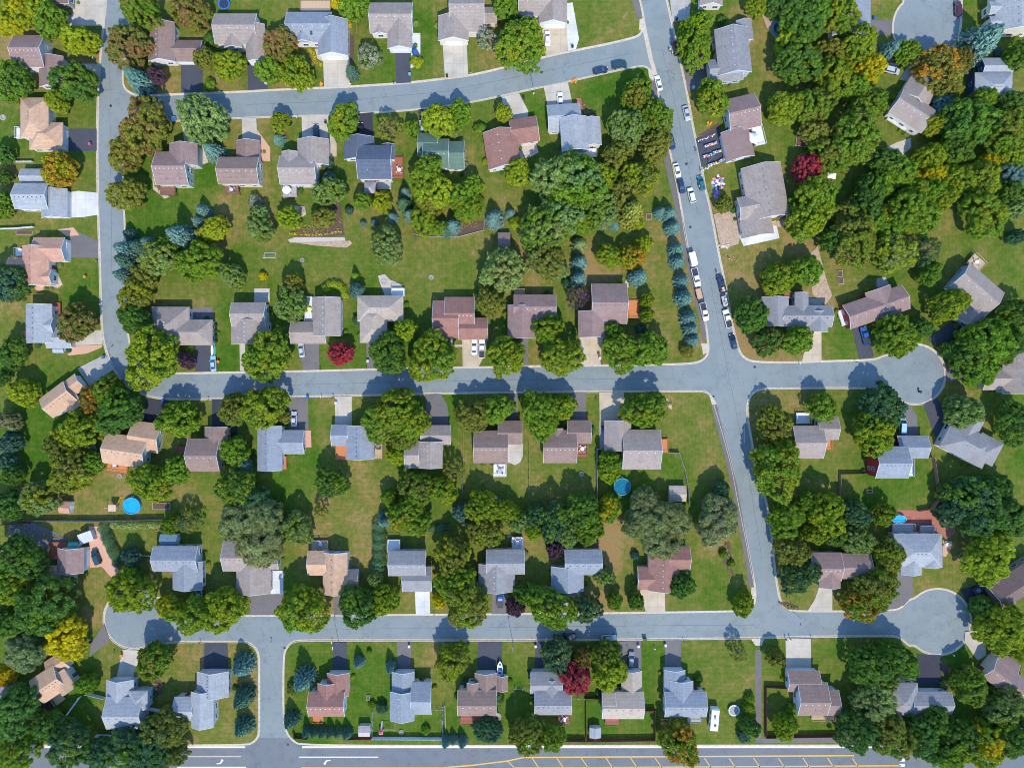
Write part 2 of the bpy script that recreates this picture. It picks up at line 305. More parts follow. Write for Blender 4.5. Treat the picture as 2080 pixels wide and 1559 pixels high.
def block(pix, kmat='kerb'):
    pts = [P(*p) for p in chaikin(pix, 2)]; n = len(pts)
    if sum(pts[i][0]*pts[(i+1) % n][1]-pts[(i+1) % n][0]*pts[i][1] for i in range(n)) < 0: pts = pts[::-1]
    prof = [(0.42, 0.008), (0.0, 0.02), (-0.01, 0.15), (-0.24, 0.155), (-0.24, 0.06)]
    b = MB(); rings = [[(*q, z) for q in offset(pts, d)] for d, z in prof]
    b.v = [v for r in rings for v in r]
    for k in range(len(prof)-1):
        for i in range(n):
            j = (i+1) % n; b.f.append((k*n+i, k*n+j, (k+1)*n+j, (k+1)*n+i)); b.m.append(0)
    b.obj('kerb', M[kmat], kind='structure')
    bm = bmesh.new(); f = bm.faces.new([bm.verts.new((*q, 0.13)) for q in offset(pts, -0.1)])
    bm.normal_update()
    if f.normal.z < 0: f.normal_flip()
    bmesh.ops.triangulate(bm, faces=bm.faces[:])
    xs = [q[0] for q in pts]; ys = [q[1] for q in pts]
    for ax, lo, hi in ((0, max(min(xs), -175), min(max(xs), 175)), (1, max(min(ys), -135), min(max(ys), 135))):
        c = lo + 3.5
        while c < hi:
            no = (1, 0, 0) if ax == 0 else (0, 1, 0); cc = (c, 0, 0) if ax == 0 else (0, c, 0)
            bmesh.ops.bisect_plane(bm, geom=bm.verts[:] + bm.edges[:] + bm.faces[:], plane_co=cc, plane_no=no, dist=1e-4); c += 3.5
    me = bpy.data.meshes.new('lawn'); bm.to_mesh(me); bm.free()
    va = np.zeros(len(me.vertices)*3); me.vertices.foreach_get('co', va)
    at = me.attributes.new('lush', 'FLOAT', 'POINT'); at.data.foreach_set('value', lush(va.reshape(-1, 3)[:, :2]).astype(np.float32)); me.attributes.new('mow', 'FLOAT', 'POINT')
    me.materials.append(M['lawn']); link('lawn', me, kind='structure')
def circ(cx, cy, r, a0, a1, n):   # degrees, image sense (y down)
    return [(cx + r*math.cos(R(a0+(a1-a0)*i/n)), cy + r*math.sin(R(a0+(a1-a0)*i/n))) for i in range(n+1)]
WL = [(216,-320),(216,0),(209,60),(203,120),(199,180),(197,260),(198,400),(202,520),(205,640),(208,682),(213,705),(219,724),(229,746),(241,765),(256,783),(275,796),(308,807),(341,811),(420,811)]
block(WL + [(467,809),(500,808),(700,804),(1000,797),(1300,795),(1400,795),(1424,795),(1436,797),(1444,804),(1450,818),(1474,900),(1487,950),(1500,1020),(1511,1073),(1520,1120),(1528,1165),(1533,1190),(1534,1212),(1531,1228),(1522,1237),(1500,1240),(1300,1243),(1000,1246),(700,1248),(500,1249),(400,1249),(372,1246),(352,1236),(333,1213)]
      + circ(272,1256,62,-45,-300,16) + [(318,1312),(333,1307),(350,1304),(372,1303),(480,1303),(500,1303),(515,1311),(524,1325),(526,1345),(526,1485),(523,1497),(513,1507),(500,1511),(360,1512),(-300,1512),(-320,1500),(-320,-300),(-300,-320)])
block([(266,-320),(266,0),(264,38),(260,70),(253,128),(250,150),(250,167),(254,180),(264,188),(277,193),(308,194),(385,190),(500,186),(546,183),(659,178),(710,176),(833,168),(905,159),(949,154),(1000,143),(1108,115),(1174,101),(1231,90),(1282,78),(1298,72),(1306,60),(1308,40),(1299,0),(1230,-300),(1215,-320)])
block([(250,346),(251,300),(253,275),(260,262),(272,253),(290,249),(330,248),(369,246),(500,240),(680,234),(808,227),(885,219),(954,209),(1000,200),(1103,177),(1154,167),(1205,155),(1269,141),(1300,135),(1314,137),(1324,147),(1331,164),(1341,210),(1359,303),(1380,400),(1396,508),(1433,656),(1437,690),(1439,710),(1434,725),(1421,734),(1400,738),(1333,740),(1177,742),(1064,743),(1000,745),(816,747),(705,751),(569,754),(500,755),(344,758),(318,756),(298,748),(280,734),(269,716),(262,690),(260,660),(258,620),(256,600),(255,487),(253,426),(250,390)])
block([(1282,-320),(1355,0),(1369,64),(1380,115),(1397,192),(1410,269),(1423,320),(1433,385),(1438,400),(1449,451),(1459,508),(1474,579),(1487,656),(1497,695),(1503,715),(1514,728),(1535,735),(1625,735),(1667,733),(1745,731),(1779,729),(1793,722)] + circ(1859,760,62,-138,138,22) + [(1805,798),(1793,792),(1779,789),(1695,788),(1584,789),(1545,790),(1530,797),(1520,812),(1518,835),(1520,855),(1533,925),(1543,978),(1556,1010),(1567,1080),(1575,1160),(1580,1195),(1585,1217),(1592,1229),(1602,1237),(1617,1240),(1717,1240),(1801,1238),(1821,1237),(1834,1230),(1845,1217)] + circ(1905,1262,68,-135,135,22) + [(1846,1312),(1833,1299),(1822,1293),(1807,1291),(1678,1292),(1584,1294),(1500,1296),(1200,1299),(1000,1300),(700,1300),(608,1300),(592,1304),(582,1316),(577,1330),(576,1400),(577,1465),(582,1485),(595,1503),(613,1512),(1000,1513),(1500,1512),(2400,1512),(2410,1500),(2410,-300),(2400,-320),(1955,-320),(1954,0),(1953,22),(1952,56),(1946,82),(1935,98),(1915,112),(1895,120),(1874,123),(1850,117),(1832,102),(1819,86),(1812,67),(1814,39),(1823,17),(1840,0),(1840,-300),(1820,-320)])
block([(-320,1612),(2400,1612),(2410,1625),(2410,1700),(-320,1700)], 'kerbw')
b = MB()
for i, (xa, xb) in enumerate([(-300, 498), (614, 2400)]):   # white gutter along the highway
    a = P(xa, 1518); c = P(xb, 1514.5); b.box(a[0], a[1], 0.0, c[0], c[1], 0.03)
b.obj('gutter', M['kerbw'], kind='structure')
# concrete valley gutter across the top street, cross gutter
def strip(name, pix, wd, z, m, thick=0.0, kind='structure'):
    pts = [P(*p) for p in pix]; L = []; Rr = []
    for i, q in enumerate(pts):
        a = Vector(pts[max(i-1, 0)]); c = Vector(pts[min(i+1, len(pts)-1)]); t = (c-a).normalized(); ww = wd[i] if isinstance(wd, list) else wd
        L.append((q[0]-t.y*ww/2, q[1]+t.x*ww/2)); Rr.append((q[0]+t.y*ww/2, q[1]-t.x*ww/2))
    b = MB(); n = len(pts); b.add([(*q, z) for q in L] + [(*q, z) for q in Rr], [(i, n+i, n+i+1, i+1) for i in range(n-1)])
    if thick: b.add([(*q, z-thick) for q in L] + [(*q, z) for q in L], [(i, i+1, n+i+1, n+i) for i in range(n-1)]); b.add([(*q, z-thick) for q in Rr] + [(*q, z) for q in Rr], [(i+1, i, n+i, n+i+1) for i in range(n-1)])
    return b.obj(name, M[m], kind=kind)
strip('gutter', [(1303,30),(1311,69),(1322,120),(1333,158)], 1.3, 0.011, 'kerb')
strip('gutter', [(1400,737),(1490,733)], 0.5, 0.011, 'kerb') if False else None
# asphalt footpath beside the diagonal street
for pix, ww in (([(1280,-60),(1290,0),(1300,38)], 1.9), ([(1324,165),(1333,210),(1337,228)], 1.9), ([(1351,310),(1362,360),(1374,410),(1386,468),(1392,508),(1413,590),(1427,655),(1431,690)], [1.7]*8), ([(1450,822),(1462,870),(1478,930),(1492,990),(1503,1050),(1514,1110),(1523,1160),(1527,1195)], [1.7]*8)):
    strip('footpath', pix, ww, 0.152, 'drive', 0.05)
strip('footpath', [(1540,1318),(1540,1400),(1540,1500)], 2.0, 0.152, 'drive', 0.05)
strip('footpath', [(1534,1503),(1620,1502),(1715,1502),(2300,1502)], 1.6, 0.156, 'drive', 0.05)
for q in ([(1299,40),(1306,38),(1310,62),(1298,62)], [(1316,138),(1326,150),(1329,164),(1319,165)], [(1424,697),(1437,697),(1437,716),(1428,720)], [(1440,800),(1447,805),(1456,820),(1446,822)], [(1526,1192),(1534,1192),(1534,1214),(1525,1216)], [(1525,1296),(1552,1295),(1547,1310),(1534,1310)]):
    sheet('footpath_ramp', [P(*p) for p in q], 0.162, M['kerb'], 0.06)
# drain covers / manholes as small cast plates
b = MB()
for q in [(1300,55),(1318,148),(1431,712),(1449,805),(1538,1299),(390,147),(225,215),(1100,147),(1533,745),(585,1511),(578,1315),(1394,333),(1402,461)]:
    x, y = P(*q); b.cyl(x, y, 0.012, 0.022, 0.42, n=12)
b.obj('drain_cover', M['black'], kind='structure')
# tar seams
random.seed(3)
for pix in ([(500,213),(700,205),(900,186),(1100,147),(1290,107)], [(570,782),(800,776),(1100,771),(1400,768)], [(620,1277),(900,1275),(1300,1270),(1560,1268)], [(223,60),(224,300),(228,600)], [(1345,100),(1385,270),(1420,450)], [(1440,560),(1480,760),(1520,960),(1550,1150)]):
    pp = []
    for i in range(len(pix)-1):
        for k in range(14):
            t = k/14; pp.append((pix[i][0]*(1-t)+pix[i+1][0]*t + random.uniform(-.5, .5), pix[i][1]*(1-t)+pix[i+1][1]*t + random.uniform(-.5, .5)))
    strip('seam', pp, 0.10, 0.006, 'tar')
b = MB()
for cx, cy, rr in ((1868,760,46),(1900,1262,40),(1885,50,50),(262,1262,30)):   # turning scuffs in the turning circles
    for k in range(11):
        a0 = random.uniform(0, 6.28); da = random.uniform(0.5, 2.4); r_ = rr*random.uniform(.3, 1); ox, oy = random.uniform(-7, 7), random.uniform(-7, 7); vs = []; nn = 16
        for i in range(nn+1):
            a = a0+da*i/nn
            for dr in (-.35, .35): vs.append((*P(cx+ox+(r_+dr)*math.cos(a), cy+oy+(r_*.9+dr)*math.sin(a)), 0.005 + k*0.0006))
        b.add(vs, [(2*i, 2*i+1, 2*i+3, 2*i+2) for i in range(nn)])
b.obj('tyre_scuffs', speck('tyre_scuff', (0.165, 0.185, 0.205), 3, 0.1), kind='structure')
# highway paint
def line(pa, pb, wd, m='paint'): strip('road_marking', [pa, pb], wd, 0.006, m)
line((180,1535.5),(490,1535.2),0.38,'yellow'); line((360,1557),(500,1557),0.28); line((607,1536.5),(768,1536.5),0.28)
line((612,1558.5),(900,1558.5),0.5,'yellow')
strip('road_marking', [(900,1558),(960,1553),(1030,1544.5),(1062,1537.3),(1100,1537)], 0.42, 0.007, 'yellow')
line((1100,1537),(1735,1533.5),0.42,'yellow'); line((1045,1558.5),(1830,1554),0.38,'yellow')
for x in range(1030, 1740, 50):
    y = 1543 if x < 1050 else 1537; line((x+1, y+1.5),(x+14, 1557.5),0.28,'yellow')
for y in (1542.5, 1553): line((1827,y),(1838,y),0.9)
for ox, fl in ((447,1),(664,-1)):
    for seg in ([(-9,4.5),(0,3.5),(5,-2)],):
        strip('road_marking', [(ox+p[0]*fl*.8, 1546.5+p[1]*.8*fl) for p in seg], [0.25,0.45,0.5], 0.0075, 'paint')
    sheet('road_marking', [P(ox+a*fl*.8, 1546.5+c*.8*fl) for a, c in ((1,-2),(9.5,-2.5),(5,-8))], 0.009, M['paint'])
# ------------------------------------------------------------------ driveways, patios, beds
NPAD = [0]
def pad(m, *pts, name='driveway'):
    NPAD[0] += 1
    q = [P(*p) for p in pts]
    if len(q) == 2: (ax, ay), (bx, by) = q; q = [(ax, ay), (bx, ay), (bx, by), (ax, by)]
    return sheet(name, q, 0.165 + 0.0011 * NPAD[0] % 0.1, M[m], 0.12)
for a in """conc 138,-60 214,53
conc 159,130 201,162
slate 140,262 197,307
white 125,393 160,388 200,392 201,436 170,441 128,443
drive 140,466 158,470 200,490 200,524 142,522
clay 118,466 150,462 162,478 136,480
conc 146,672 206,670 209,699 148,702
clay 130,703 209,700 206,706 176,718 140,722
greyc 158,748 213,720 234,748 182,784
slate 368,126 412,189
slate 503,124 542,124 545,181 504,184
conc 656,114 710,114 711,176 659,178
slate 803,100 832,100 835,168 805,170
white 839,68 854,68 854,128 846,136 834,139 836,100
conc 899,86 948,84 951,155 904,160
tan 1099,48 1150,44 1154,103 1109,115
white 1148,8 1163,6 1176,80 1170,100 1154,104 1150,46
greyc 1357,-30 1405,-30 1400,40 1366,46
drive 1387,124 1430,110 1433,182 1396,186
slate 1413,282 1462,260 1476,325 1425,340
drive 1768,42 1811,42 1811,71 1768,72
conc 1826,163 1850,124 1873,126 1852,172 1846,166
slate 1958,128 1976,126 1976,158 1958,158
conc 369,245 388,244 402,268 424,330 404,338 400,300 375,288
conc 492,241 521,240 523,290 493,290
clay 523,264 549,300 549,328 522,326
conc 613,235 667,234 667,286 614,286
tan 668,272 676,274 684,292 684,318 668,320
dark 727,232 757,229 758,280 727,280
dark 850,223 868,222 868,270 851,270
conc 1019,198 1054,190 1073,226 1073,240 1027,246
conc 1104,176 1153,166 1163,212 1114,222
slate 396,696 428,696 428,754 397,755
conc 487,698 498,698 500,753 488,753
drive 606,694 648,694 649,750 616,751
drive 744,692 766,692 766,748 746,748
tan 939,688 990,688 985,720 972,745 940,745
drive 1056,683 1073,683 1073,741 1058,741
tan 1177,683 1226,683 1222,706 1220,740 1178,741
dark 299,809 344,814 322,868 287,862
dark 431,811 459,811 460,870 432,870
dark 459,842 483,846 483,890 462,890
drive 586,809 626,808 627,874 587,874
clay 616,874 632,874 633,908 617,908
conc 681,805 715,804 715,868 681,868
drive 864,801 895,800 908,820 911,840 910,866 868,866
drive 1033,799 1052,799 1052,856 1034,856
drive 1161,797 1190,797 1190,856 1160,856
tan 1217,796 1267,796 1271,858 1218,858
greyc 1217,856 1227,856 1227,910 1218,910
conc 1029,900 1062,900 1062,925 1057,938 1046,944 1032,938
conc 1002,938 1029,938 1029,968 1002,968
tan 1635,672 1668,672 1668,733 1628,735 1634,710
slate 1730,666 1756,660 1775,724 1745,730
slate 1882,690 1946,642 1968,665 1913,708
drive 1921,748 1958,748 1958,775 1921,774
drive 1840,822 1848,824 1862,845 1864,886 1822,886 1822,850
slate 1875,821 1902,808 1938,856 1899,888
clay 181,1068 204,1068 210,1100 222,1128 244,1160 228,1173 208,1150 184,1152
drive 508,1200 576,1200 570,1248 508,1248
white 548,1158 576,1158 576,1205 548,1205
drive 677,1200 696,1200 696,1248 679,1248
white 843,1200 873,1198 874,1248 845,1247
drive 999,1198 1030,1198 1030,1246 999,1246
tan 1298,1196 1350,1196 1351,1243 1312,1243
greyc 1100,1190 1180,1190 1175,1246 1108,1246
conc 1664,1188 1690,1188 1690,1241 1639,1241 1655,1215
drive 1821,1160 1853,1160 1853,1208 1836,1228 1800,1238
dark 1950,1196 2010,1180 2024,1210 1968,1230
conc 1960,1282 1988,1278 2000,1300 2002,1330 1985,1340 1958,1302
drive 186,1306 212,1265 224,1300 182,1333
conc 250,1318 290,1320 284,1340 272,1368 275,1384 235,1384 243,1350
slate 416,1305 463,1305 463,1370 415,1370
slate 677,1303 704,1303 705,1364 676,1364
drive 807,1302 835,1302 836,1362 807,1362
slate 971,1302 1020,1302 1020,1362 970,1362
slate 1087,1302 1103,1302 1103,1356 1087,1356
drive 1258,1301 1302,1300 1303,1356 1262,1356
drive 1350,1300 1383,1300 1383,1360 1350,1360
conc 1595,1296 1646,1296 1647,1358 1596,1358
dark 1862,1328 1911,1330 1912,1394 1862,1394""".splitlines():
    p = a.split(); pad(p[0], *[tuple(map(float, q.split(','))) for q in p[1:]])
for a in """dirt 1449,436 1496,420 1503,480 1499,496 1464,505 bare_soil
dirt 1566,455 1580,448 1612,440 1618,452 1580,462 bare_soil
dirt 1640,520 1660,500 1680,575 1690,600 1675,620 1650,598 bare_soil
dirt 1540,10 1570,30 1598,60 1604,85 1582,90 1556,55 bare_soil
mulch 590,470 640,462 660,430 690,400 694,440 700,478 650,482 600,482 planting_bed
mulch 830,440 850,450 930,455 985,450 990,464 940,478 842,482 planting_bed
gravel 585,487 600,482 700,482 702,489 650,491 590,493 gravel_strip
dirt 600,493 712,489 716,495 704,503 640,499 gravel_strip
gravel 768,560 782,557 792,568 812,576 824,588 800,600 782,600 772,575 patio
tan 598,418 620,420 622,436 612,442 600,434 patio
tan 1030,1086 1040,1086 1040,1090 1030,1090 patio
darkrock 15,1060 70,1062 140,1092 100,1112 75,1124 20,1100 gravel_strip
mulch 700,28 712,32 708,110 698,110 planting_bed
mulch 711,72 720,72 720,130 710,130 planting_bed
brick 1806,1048 1822,1035 1885,1036 1900,1046 1935,1050 1940,1080 1925,1095 1908,1080 1830,1078 1804,1076 patio
clay 1915,1095 1928,1098 1932,1112 1920,1130 1914,1128 patio
gravel 1820,290 1850,280 1850,300 1832,316 1800,300 patio
greyc 1780,565 1798,562 1806,580 1790,592 1780,582 patio
greyc 1640,606 1670,606 1670,628 1640,628 patio
darkrock 385,624 432,624 432,650 385,650 patio
gravel 517,586 548,586 548,614 517,614 patio
gravel 1270,570 1278,572 1278,582 1270,586 patio
mulch 1418,275 1440,262 1460,250 1463,262 1440,275 planting_bed
mulch 1172,200 1180,198 1190,215 1220,238 1218,250 1190,245 planting_bed
brick 1170,200 1180,200 1184,240 1178,242 path
gravel 183,870 200,920 212,945 200,955 175,940 planting_bed
mulch 312,1068 345,1062 348,1078 312,1082 planting_bed
mulch 1472,1100 1482,1098 1486,1150 1492,1170 1480,1160 1470,1140 planting_bed
gravel 308,335 312,320 316,380 345,400 335,404 312,385 planting_bed
mulch 305,1380 320,1372 334,1390 330,1410 312,1412 planting_bed
mulch 560,248 580,246 584,280 572,290 560,280 planting_bed
gravel 1341,806 1352,806 1364,820 1364,832 1350,820 planting_bed
gravel 1028,300 1088,290 1094,310 1080,318 1030,330 patio
conc 640,100 656,100 658,126 645,120 path
conc 1060,40 1095,50 1096,60 1078,58 path
conc 912,676 920,676 920,700 940,700 940,704 916,704 path
mulch 1580,1222 1600,1222 1622,1232 1622,1238 1600,1236 planting_bed
gravel 1510,870 1512,865 1513,900 1511,900 gravel_strip
mulch 905,45 915,45 915,60 905,60 planting_bed
tan 95,537 103,545 120,560 128,578 118,585 106,582 path
clay 72,583 92,580 90,590 74,590 patio
mulch 1905,1330 1915,1345 1930,1355 1935,1368 1912,1370 planting_bed
white 1500,478 1575,448 1583,484 1510,500 driveway
conc 160,703 162,703 162,705 160,705 path""".splitlines():
    p = a.split(); pad(p[0], *[tuple(map(float, q.split(','))) for q in p[1:-1]], name=p[-1])

# ------------------------------------------------------------------ houses
ROOF = dict(brown=(0.225,0.158,0.132), mauve=(0.245,0.170,0.152), taupe=(0.285,0.240,0.208), tan=(0.46,0.30,0.195), salmon=(0.44,0.25,0.175), grey=(0.235,0.235,0.24), lgrey=(0.29,0.31,0.325), blue=(0.225,0.25,0.28),
            slate=(0.088,0.108,0.145), green=(0.105,0.165,0.125), rust=(0.265,0.140,0.112), dkbrown=(0.15,0.105,0.095), warm=(0.36,0.30,0.245))
RN = dict(brown='brown', mauve='mauve brown', taupe='taupe', tan='tan', salmon='salmon', grey='grey', lgrey='pale grey', blue='blue grey', slate='dark slate blue', green='green', rust='red brown', dkbrown='dark brown', warm='warm grey')
WALL = dict(w=(0.64,0.65,0.66), c=(0.62,0.58,0.47), g=(0.45,0.52,0.47), b=(0.36,0.48,0.60), r=(0.36,0.035,0.03), t=(0.48,0.42,0.34), k=(0.10,0.22,0.16), d=(0.30,0.27,0.25), n=(0.04,0.09,0.28))
def V2(v, a):
    c, s = math.cos(a), math.sin(a); return (v[0]*c - v[1]*s, v[0]*s + v[1]*c)
VENT = {}
def vent_mesh(kind):
    if kind not in VENT:
        b = MB()
        if kind == 'pipe': b.cyl(0, 0, -.1, .45, .07, n=7)
        else: b.box(-.12, -.11, -.05, .12, .11, .12); b.add([(-.15,-.14,.12),(.15,-.14,.12),(.15,.14,.12),(-.15,.14,.12),(0,0,.18)], [(0,1,4),(1,2,4),(2,3,4),(3,0,4),(0,3,2,1)])
        VENT[kind] = b.mesh('roof_vent', M['col'])
    return VENT[kind]
WIN = {}
def win_mesh(wd, ht):
    k = (wd, ht)
    if k not in WIN:
        f = MB(); t = .09
        f.box(-wd/2-t, -.02, -t, wd/2+t, .07, 0); f.box(-wd/2-t, -.02, ht, wd/2+t, .07, ht+t); f.box(-wd/2-t, -.02, 0, -wd/2, .07, ht); f.box(wd/2, -.02, 0, wd/2+t, .07, ht); f.box(-.03, -.02, 0, .03, .055, ht)
        p = MB().box(-wd/2, -.01, 0, wd/2, .03, ht)
        WIN[k] = (f.mesh('window', M['trim']), p.mesh('pane', M['glass']))
    return WIN[k]
GD = {}
def garage_mesh(wd):
    wd = round(wd*2)/2
    if wd not in GD:
        b = MB()
        for r_ in range(4): b.box(-wd/2, -.02, .53*r_+.02, wd/2, .05, .53*r_+.51)
        b.box(-wd/2-.12, -.03, 0, -wd/2, .09, 2.25); b.box(wd/2, -.03, 0, wd/2+.12, .09, 2.25); b.box(-wd/2-.12, -.03, 2.14, wd/2+.12, .09, 2.27)
        GD[wd] = b.mesh('garage_door', M['trim'])
    return GD[wd]
DOOR = [None]
ANCH = []; FND = []
def house(name_ref, roof, wall, blocks, piv=None, ang=0, gd=None, decks='', vents='w', extra='', pitch=0.5, sky=0):
    """blocks: (x0,y0,x1,y1,ridge h|v|x,eave m) in photo pixels at eave level (relative to piv when given, then turned by ang)"""
    A = -R(ang)
    if piv is None:
        piv = ((min(b[0] for b in blocks)+max(b[2] for b in blocks))/2, (min(b[1] for b in blocks)+max(b[3] for b in blocks))/2); rel = [(b[0]-piv[0], b[1]-piv[1], b[2]-piv[0], b[3]-piv[1]) + tuple(b[4:]) for b in blocks]
    else: rel = blocks
    org = P(*piv, 3.5)
    lab = f"{RN[roof]} shingled house{extra}, {name_ref}"
    root = thing('house', lab, 'house', (*org, 0.13), A); ANCH.append((org, name_ref))
    walls = MB(); roofs = MB(); trim = MB(); L = []
    for k, (x0, y0, x1, y1, rd, ev) in enumerate(rel):
        ev = ev*.88 + .1
        ca, sa = math.cos(R(ang)), math.sin(R(ang)); mx, my = (x0+x1)/2, (y0+y1)/2
        wc = P(piv[0] + mx*ca - my*sa, piv[1] + mx*sa + my*ca, ev)
        lc = V2((wc[0]-org[0], wc[1]-org[1]), -A); sc_ = S*(1-ev/H); W = abs(x1-x0)*sc_; D = abs(y1-y0)*sc_
        L.append([lc[0]-W/2, lc[1]-D/2, lc[0]+W/2, lc[1]+D/2, rd, ev + 0.004*k])
    OV = 0.38; T = 0.16
    info = []
    for k, (xa, ya, xb, yb, rd, ev) in enumerate(L):
        W, D = xb-xa, yb-ya; h_ = (D if rd == 'h' else W if rd == 'v' else min(W, D))/2*pitch
        wx0, wy0, wx1, wy1 = xa+OV, ya+OV, xb-OV, yb-OV; info.append((wx0, wy0, wx1, wy1, ev, rd, h_))
        zt = ev + OV*pitch - 0.02
        walls.box(wx0, wy0, -0.1, wx1, wy1, zt - .02)
        cx, cy = (xa+xb)/2, (ya+yb)/2
        if rd == 'h':
            zr = ev + h_; g0 = zr - OV*0 - .04
            for x in (wx0, wx1): walls.add([(x-.001, wy0, zt-.02), (x+.001, wy0, zt-.02), (x+.001, wy1, zt-.02), (x-.001, wy1, zt-.02), (x-.001, cy, g0), (x+.001, cy, g0)], [(0,3,4),(1,5,2),(0,4,5,1),(3,2,5,4)])
            roofs.add([(xa,ya,ev),(xb,ya,ev),(xb,cy,zr),(xa,cy,zr),(xb,yb,ev),(xa,yb,ev), (xa,ya,ev-T),(xb,ya,ev-T),(xb,cy,zr-T),(xa,cy,zr-T),(xb,yb,ev-T),(xa,yb,ev-T)],
                      [(0,1,2,3),(3,2,4,5),(7,6,9,8),(8,9,11,10)])
            trim.add([(xa,ya,ev-T-.06),(xb,ya,ev-T-.06),(xb,ya,ev-.01),(xa,ya,ev-.01)], [(0,1,2,3)]); trim.add([(xa,yb,ev-T-.06),(xb,yb,ev-T-.06),(xb,yb,ev-.01),(xa,yb,ev-.01)], [(3,2,1,0)])
            for x, s_ in ((xa, -1), (xb, 1)):
                x2 = x + s_*.07
                trim.add([(x,ya,ev-T-.05),(x,cy,zr-T-.05),(x,yb,ev-T-.05),(x,ya,ev+.02),(x,cy,zr+.02),(x,yb,ev+.02),(x2,ya,ev-T-.05),(x2,cy,zr-T-.05),(x2,yb,ev-T-.05),(x2,ya,ev+.02),(x2,cy,zr+.02),(x2,yb,ev+.02)],
                         [(6,7,10,9),(7,8,11,10),(3,9,10,4),(4,10,11,5),(0,1,7,6),(1,2,8,7),(0,6,9,3),(2,5,11,8),(0,3,4,1),(1,4,5,2)])
        elif rd == 'v':
            zr = ev + h_; g0 = zr - .04
            for y in (wy0, wy1): walls.add([(wx0,y-.001,zt-.02),(wx1,y-.001,zt-.02),(cx,y-.001,g0),(wx0,y+.001,zt-.02),(wx1,y+.001,zt-.02),(cx,y+.001,g0)], [(0,1,2),(4,3,5),(0,2,5,3),(1,4,5,2)])
            roofs.add([(xa,ya,ev),(xa,yb,ev),(cx,yb,zr),(cx,ya,zr),(xb,yb,ev),(xb,ya,ev),(xa,ya,ev-T),(xa,yb,ev-T),(cx,yb,zr-T),(cx,ya,zr-T),(xb,yb,ev-T),(xb,ya,ev-T)],
                      [(0,3,2,1),(3,5,4,2),(6,7,8,9),(9,8,10,11)])
            trim.add([(xa,ya,ev-T-.06),(xa,yb,ev-T-.06),(xa,yb,ev-.01),(xa,ya,ev-.01)], [(3,2,1,0)]); trim.add([(xb,ya,ev-T-.06),(xb,yb,ev-T-.06),(xb,yb,ev-.01),(xb,ya,ev-.01)], [(0,1,2,3)])
            for y, s_ in ((ya, -1), (yb, 1)):
                y2 = y + s_*.07
                trim.add([(xa,y,ev-T-.05),(cx,y,zr-T-.05),(xb,y,ev-T-.05),(xa,y,ev+.02),(cx,y,zr+.02),(xb,y,ev+.02),(xa,y2,ev-T-.05),(cx,y2,zr-T-.05),(xb,y2,ev-T-.05),(xa,y2,ev+.02),(cx,y2,zr+.02),(xb,y2,ev+.02)],
                         [(6,7,10,9),(7,8,11,10),(3,9,10,4),(4,10,11,5),(0,1,7,6),(1,2,8,7),(0,6,9,3),(2,5,11,8),(0,3,4,1),(1,4,5,2)])
        else:
            zr = ev + h_; m_ = min(W, D)/2
            a_, b_ = ((xa+m_, cy), (xb-m_, cy)) if W >= D else ((cx, ya+m_), (cx, yb-m_))
            v = [(xa,ya,ev),(xb,ya,ev),(xb,yb,ev),(xa,yb,ev),(*a_,zr),(*b_,zr)]
            fs = [(0,1,5,4),(1,2,5),(2,3,4,5),(3,0,4)] if W >= D else [(0,1,4),(1,2,5,4),(2,3,5),(3,0,4,5)]
            roofs.add(v, fs); roofs.add([(xa,ya,ev-T),(xb,ya,ev-T),(xb,yb,ev-T),(xa,yb,ev-T)], [(0,3,2,1)])
            trim.add([(xa-.04,ya-.04,ev-T-.05),(xb+.04,ya-.04,ev-T-.05),(xb+.04,yb+.04,ev-T-.05),(xa-.04,yb+.04,ev-T-.05),(xa-.04,ya-.04,ev-.005),(xb+.04,ya-.04,ev-.005),(xb+.04,yb+.04,ev-.005),(xa-.04,yb+.04,ev-.005)], [(0,1,5,4),(1,2,6,5),(2,3,7,6),(3,0,4,7)])
    w_ = walls.obj('wall', M['siding'], root, color=WALL[wall]); rf = roofs.obj('roof', M['shingle'], root, color=ROOF[roof]); trim.obj('trim', M['trim'], root)
    rng = random.Random(int(org[0]*7 + org[1]*13))
    # roof vents along the ridge of the biggest block, a pipe and maybe skylights
    k = max(range(len(L)), key=lambda i: (L[i][2]-L[i][0])*(L[i][3]-L[i][1])); xa, ya, xb, yb, rd, ev = L[k]; h_ = info[k][6]
    vc = (.5,.5,.5) if vents == 'w' else (.04,.04,.045) if vents == 'd' else (.12,.1,.09)
    along_x = rd == 'h' or (rd == 'x' and xb-xa >= yb-ya); ln = (xb-xa) if along_x else (yb-ya); nv = rng.choice((4, 5, 6, 7)) if rd != 'x' else 3
    for i in range(nv):
        t = (i+.8)/(nv+.6); off = -.75
        if rd == 'x': t = .5 + (t-.5)*.3
        q = (xa+ln*t, (ya+yb)/2+off) if along_x else ((xa+xb)/2+off, ya+ln*t)
        link('roof_vent', vent_mesh('box'), rf, (*q, ev+h_-.75*pitch-.0), color=vc)
    for i in range(rng.choice((1, 2))):
        t, u = rng.uniform(.25, .8), rng.uniform(.12, .38)
        if rd == 'v': q = (xa + (xb-xa)*u, ya+(yb-ya)*t, ev + (xb-xa)*u*pitch)
        elif rd == 'h': q = (xa+(xb-xa)*t, ya + (yb-ya)*u, ev+(yb-ya)*u*pitch)
        else: continue
        link('vent_pipe', vent_mesh('pipe'), rf, q, color=(.7,.7,.7) if rng.random() < .7 else (.1,.1,.1))
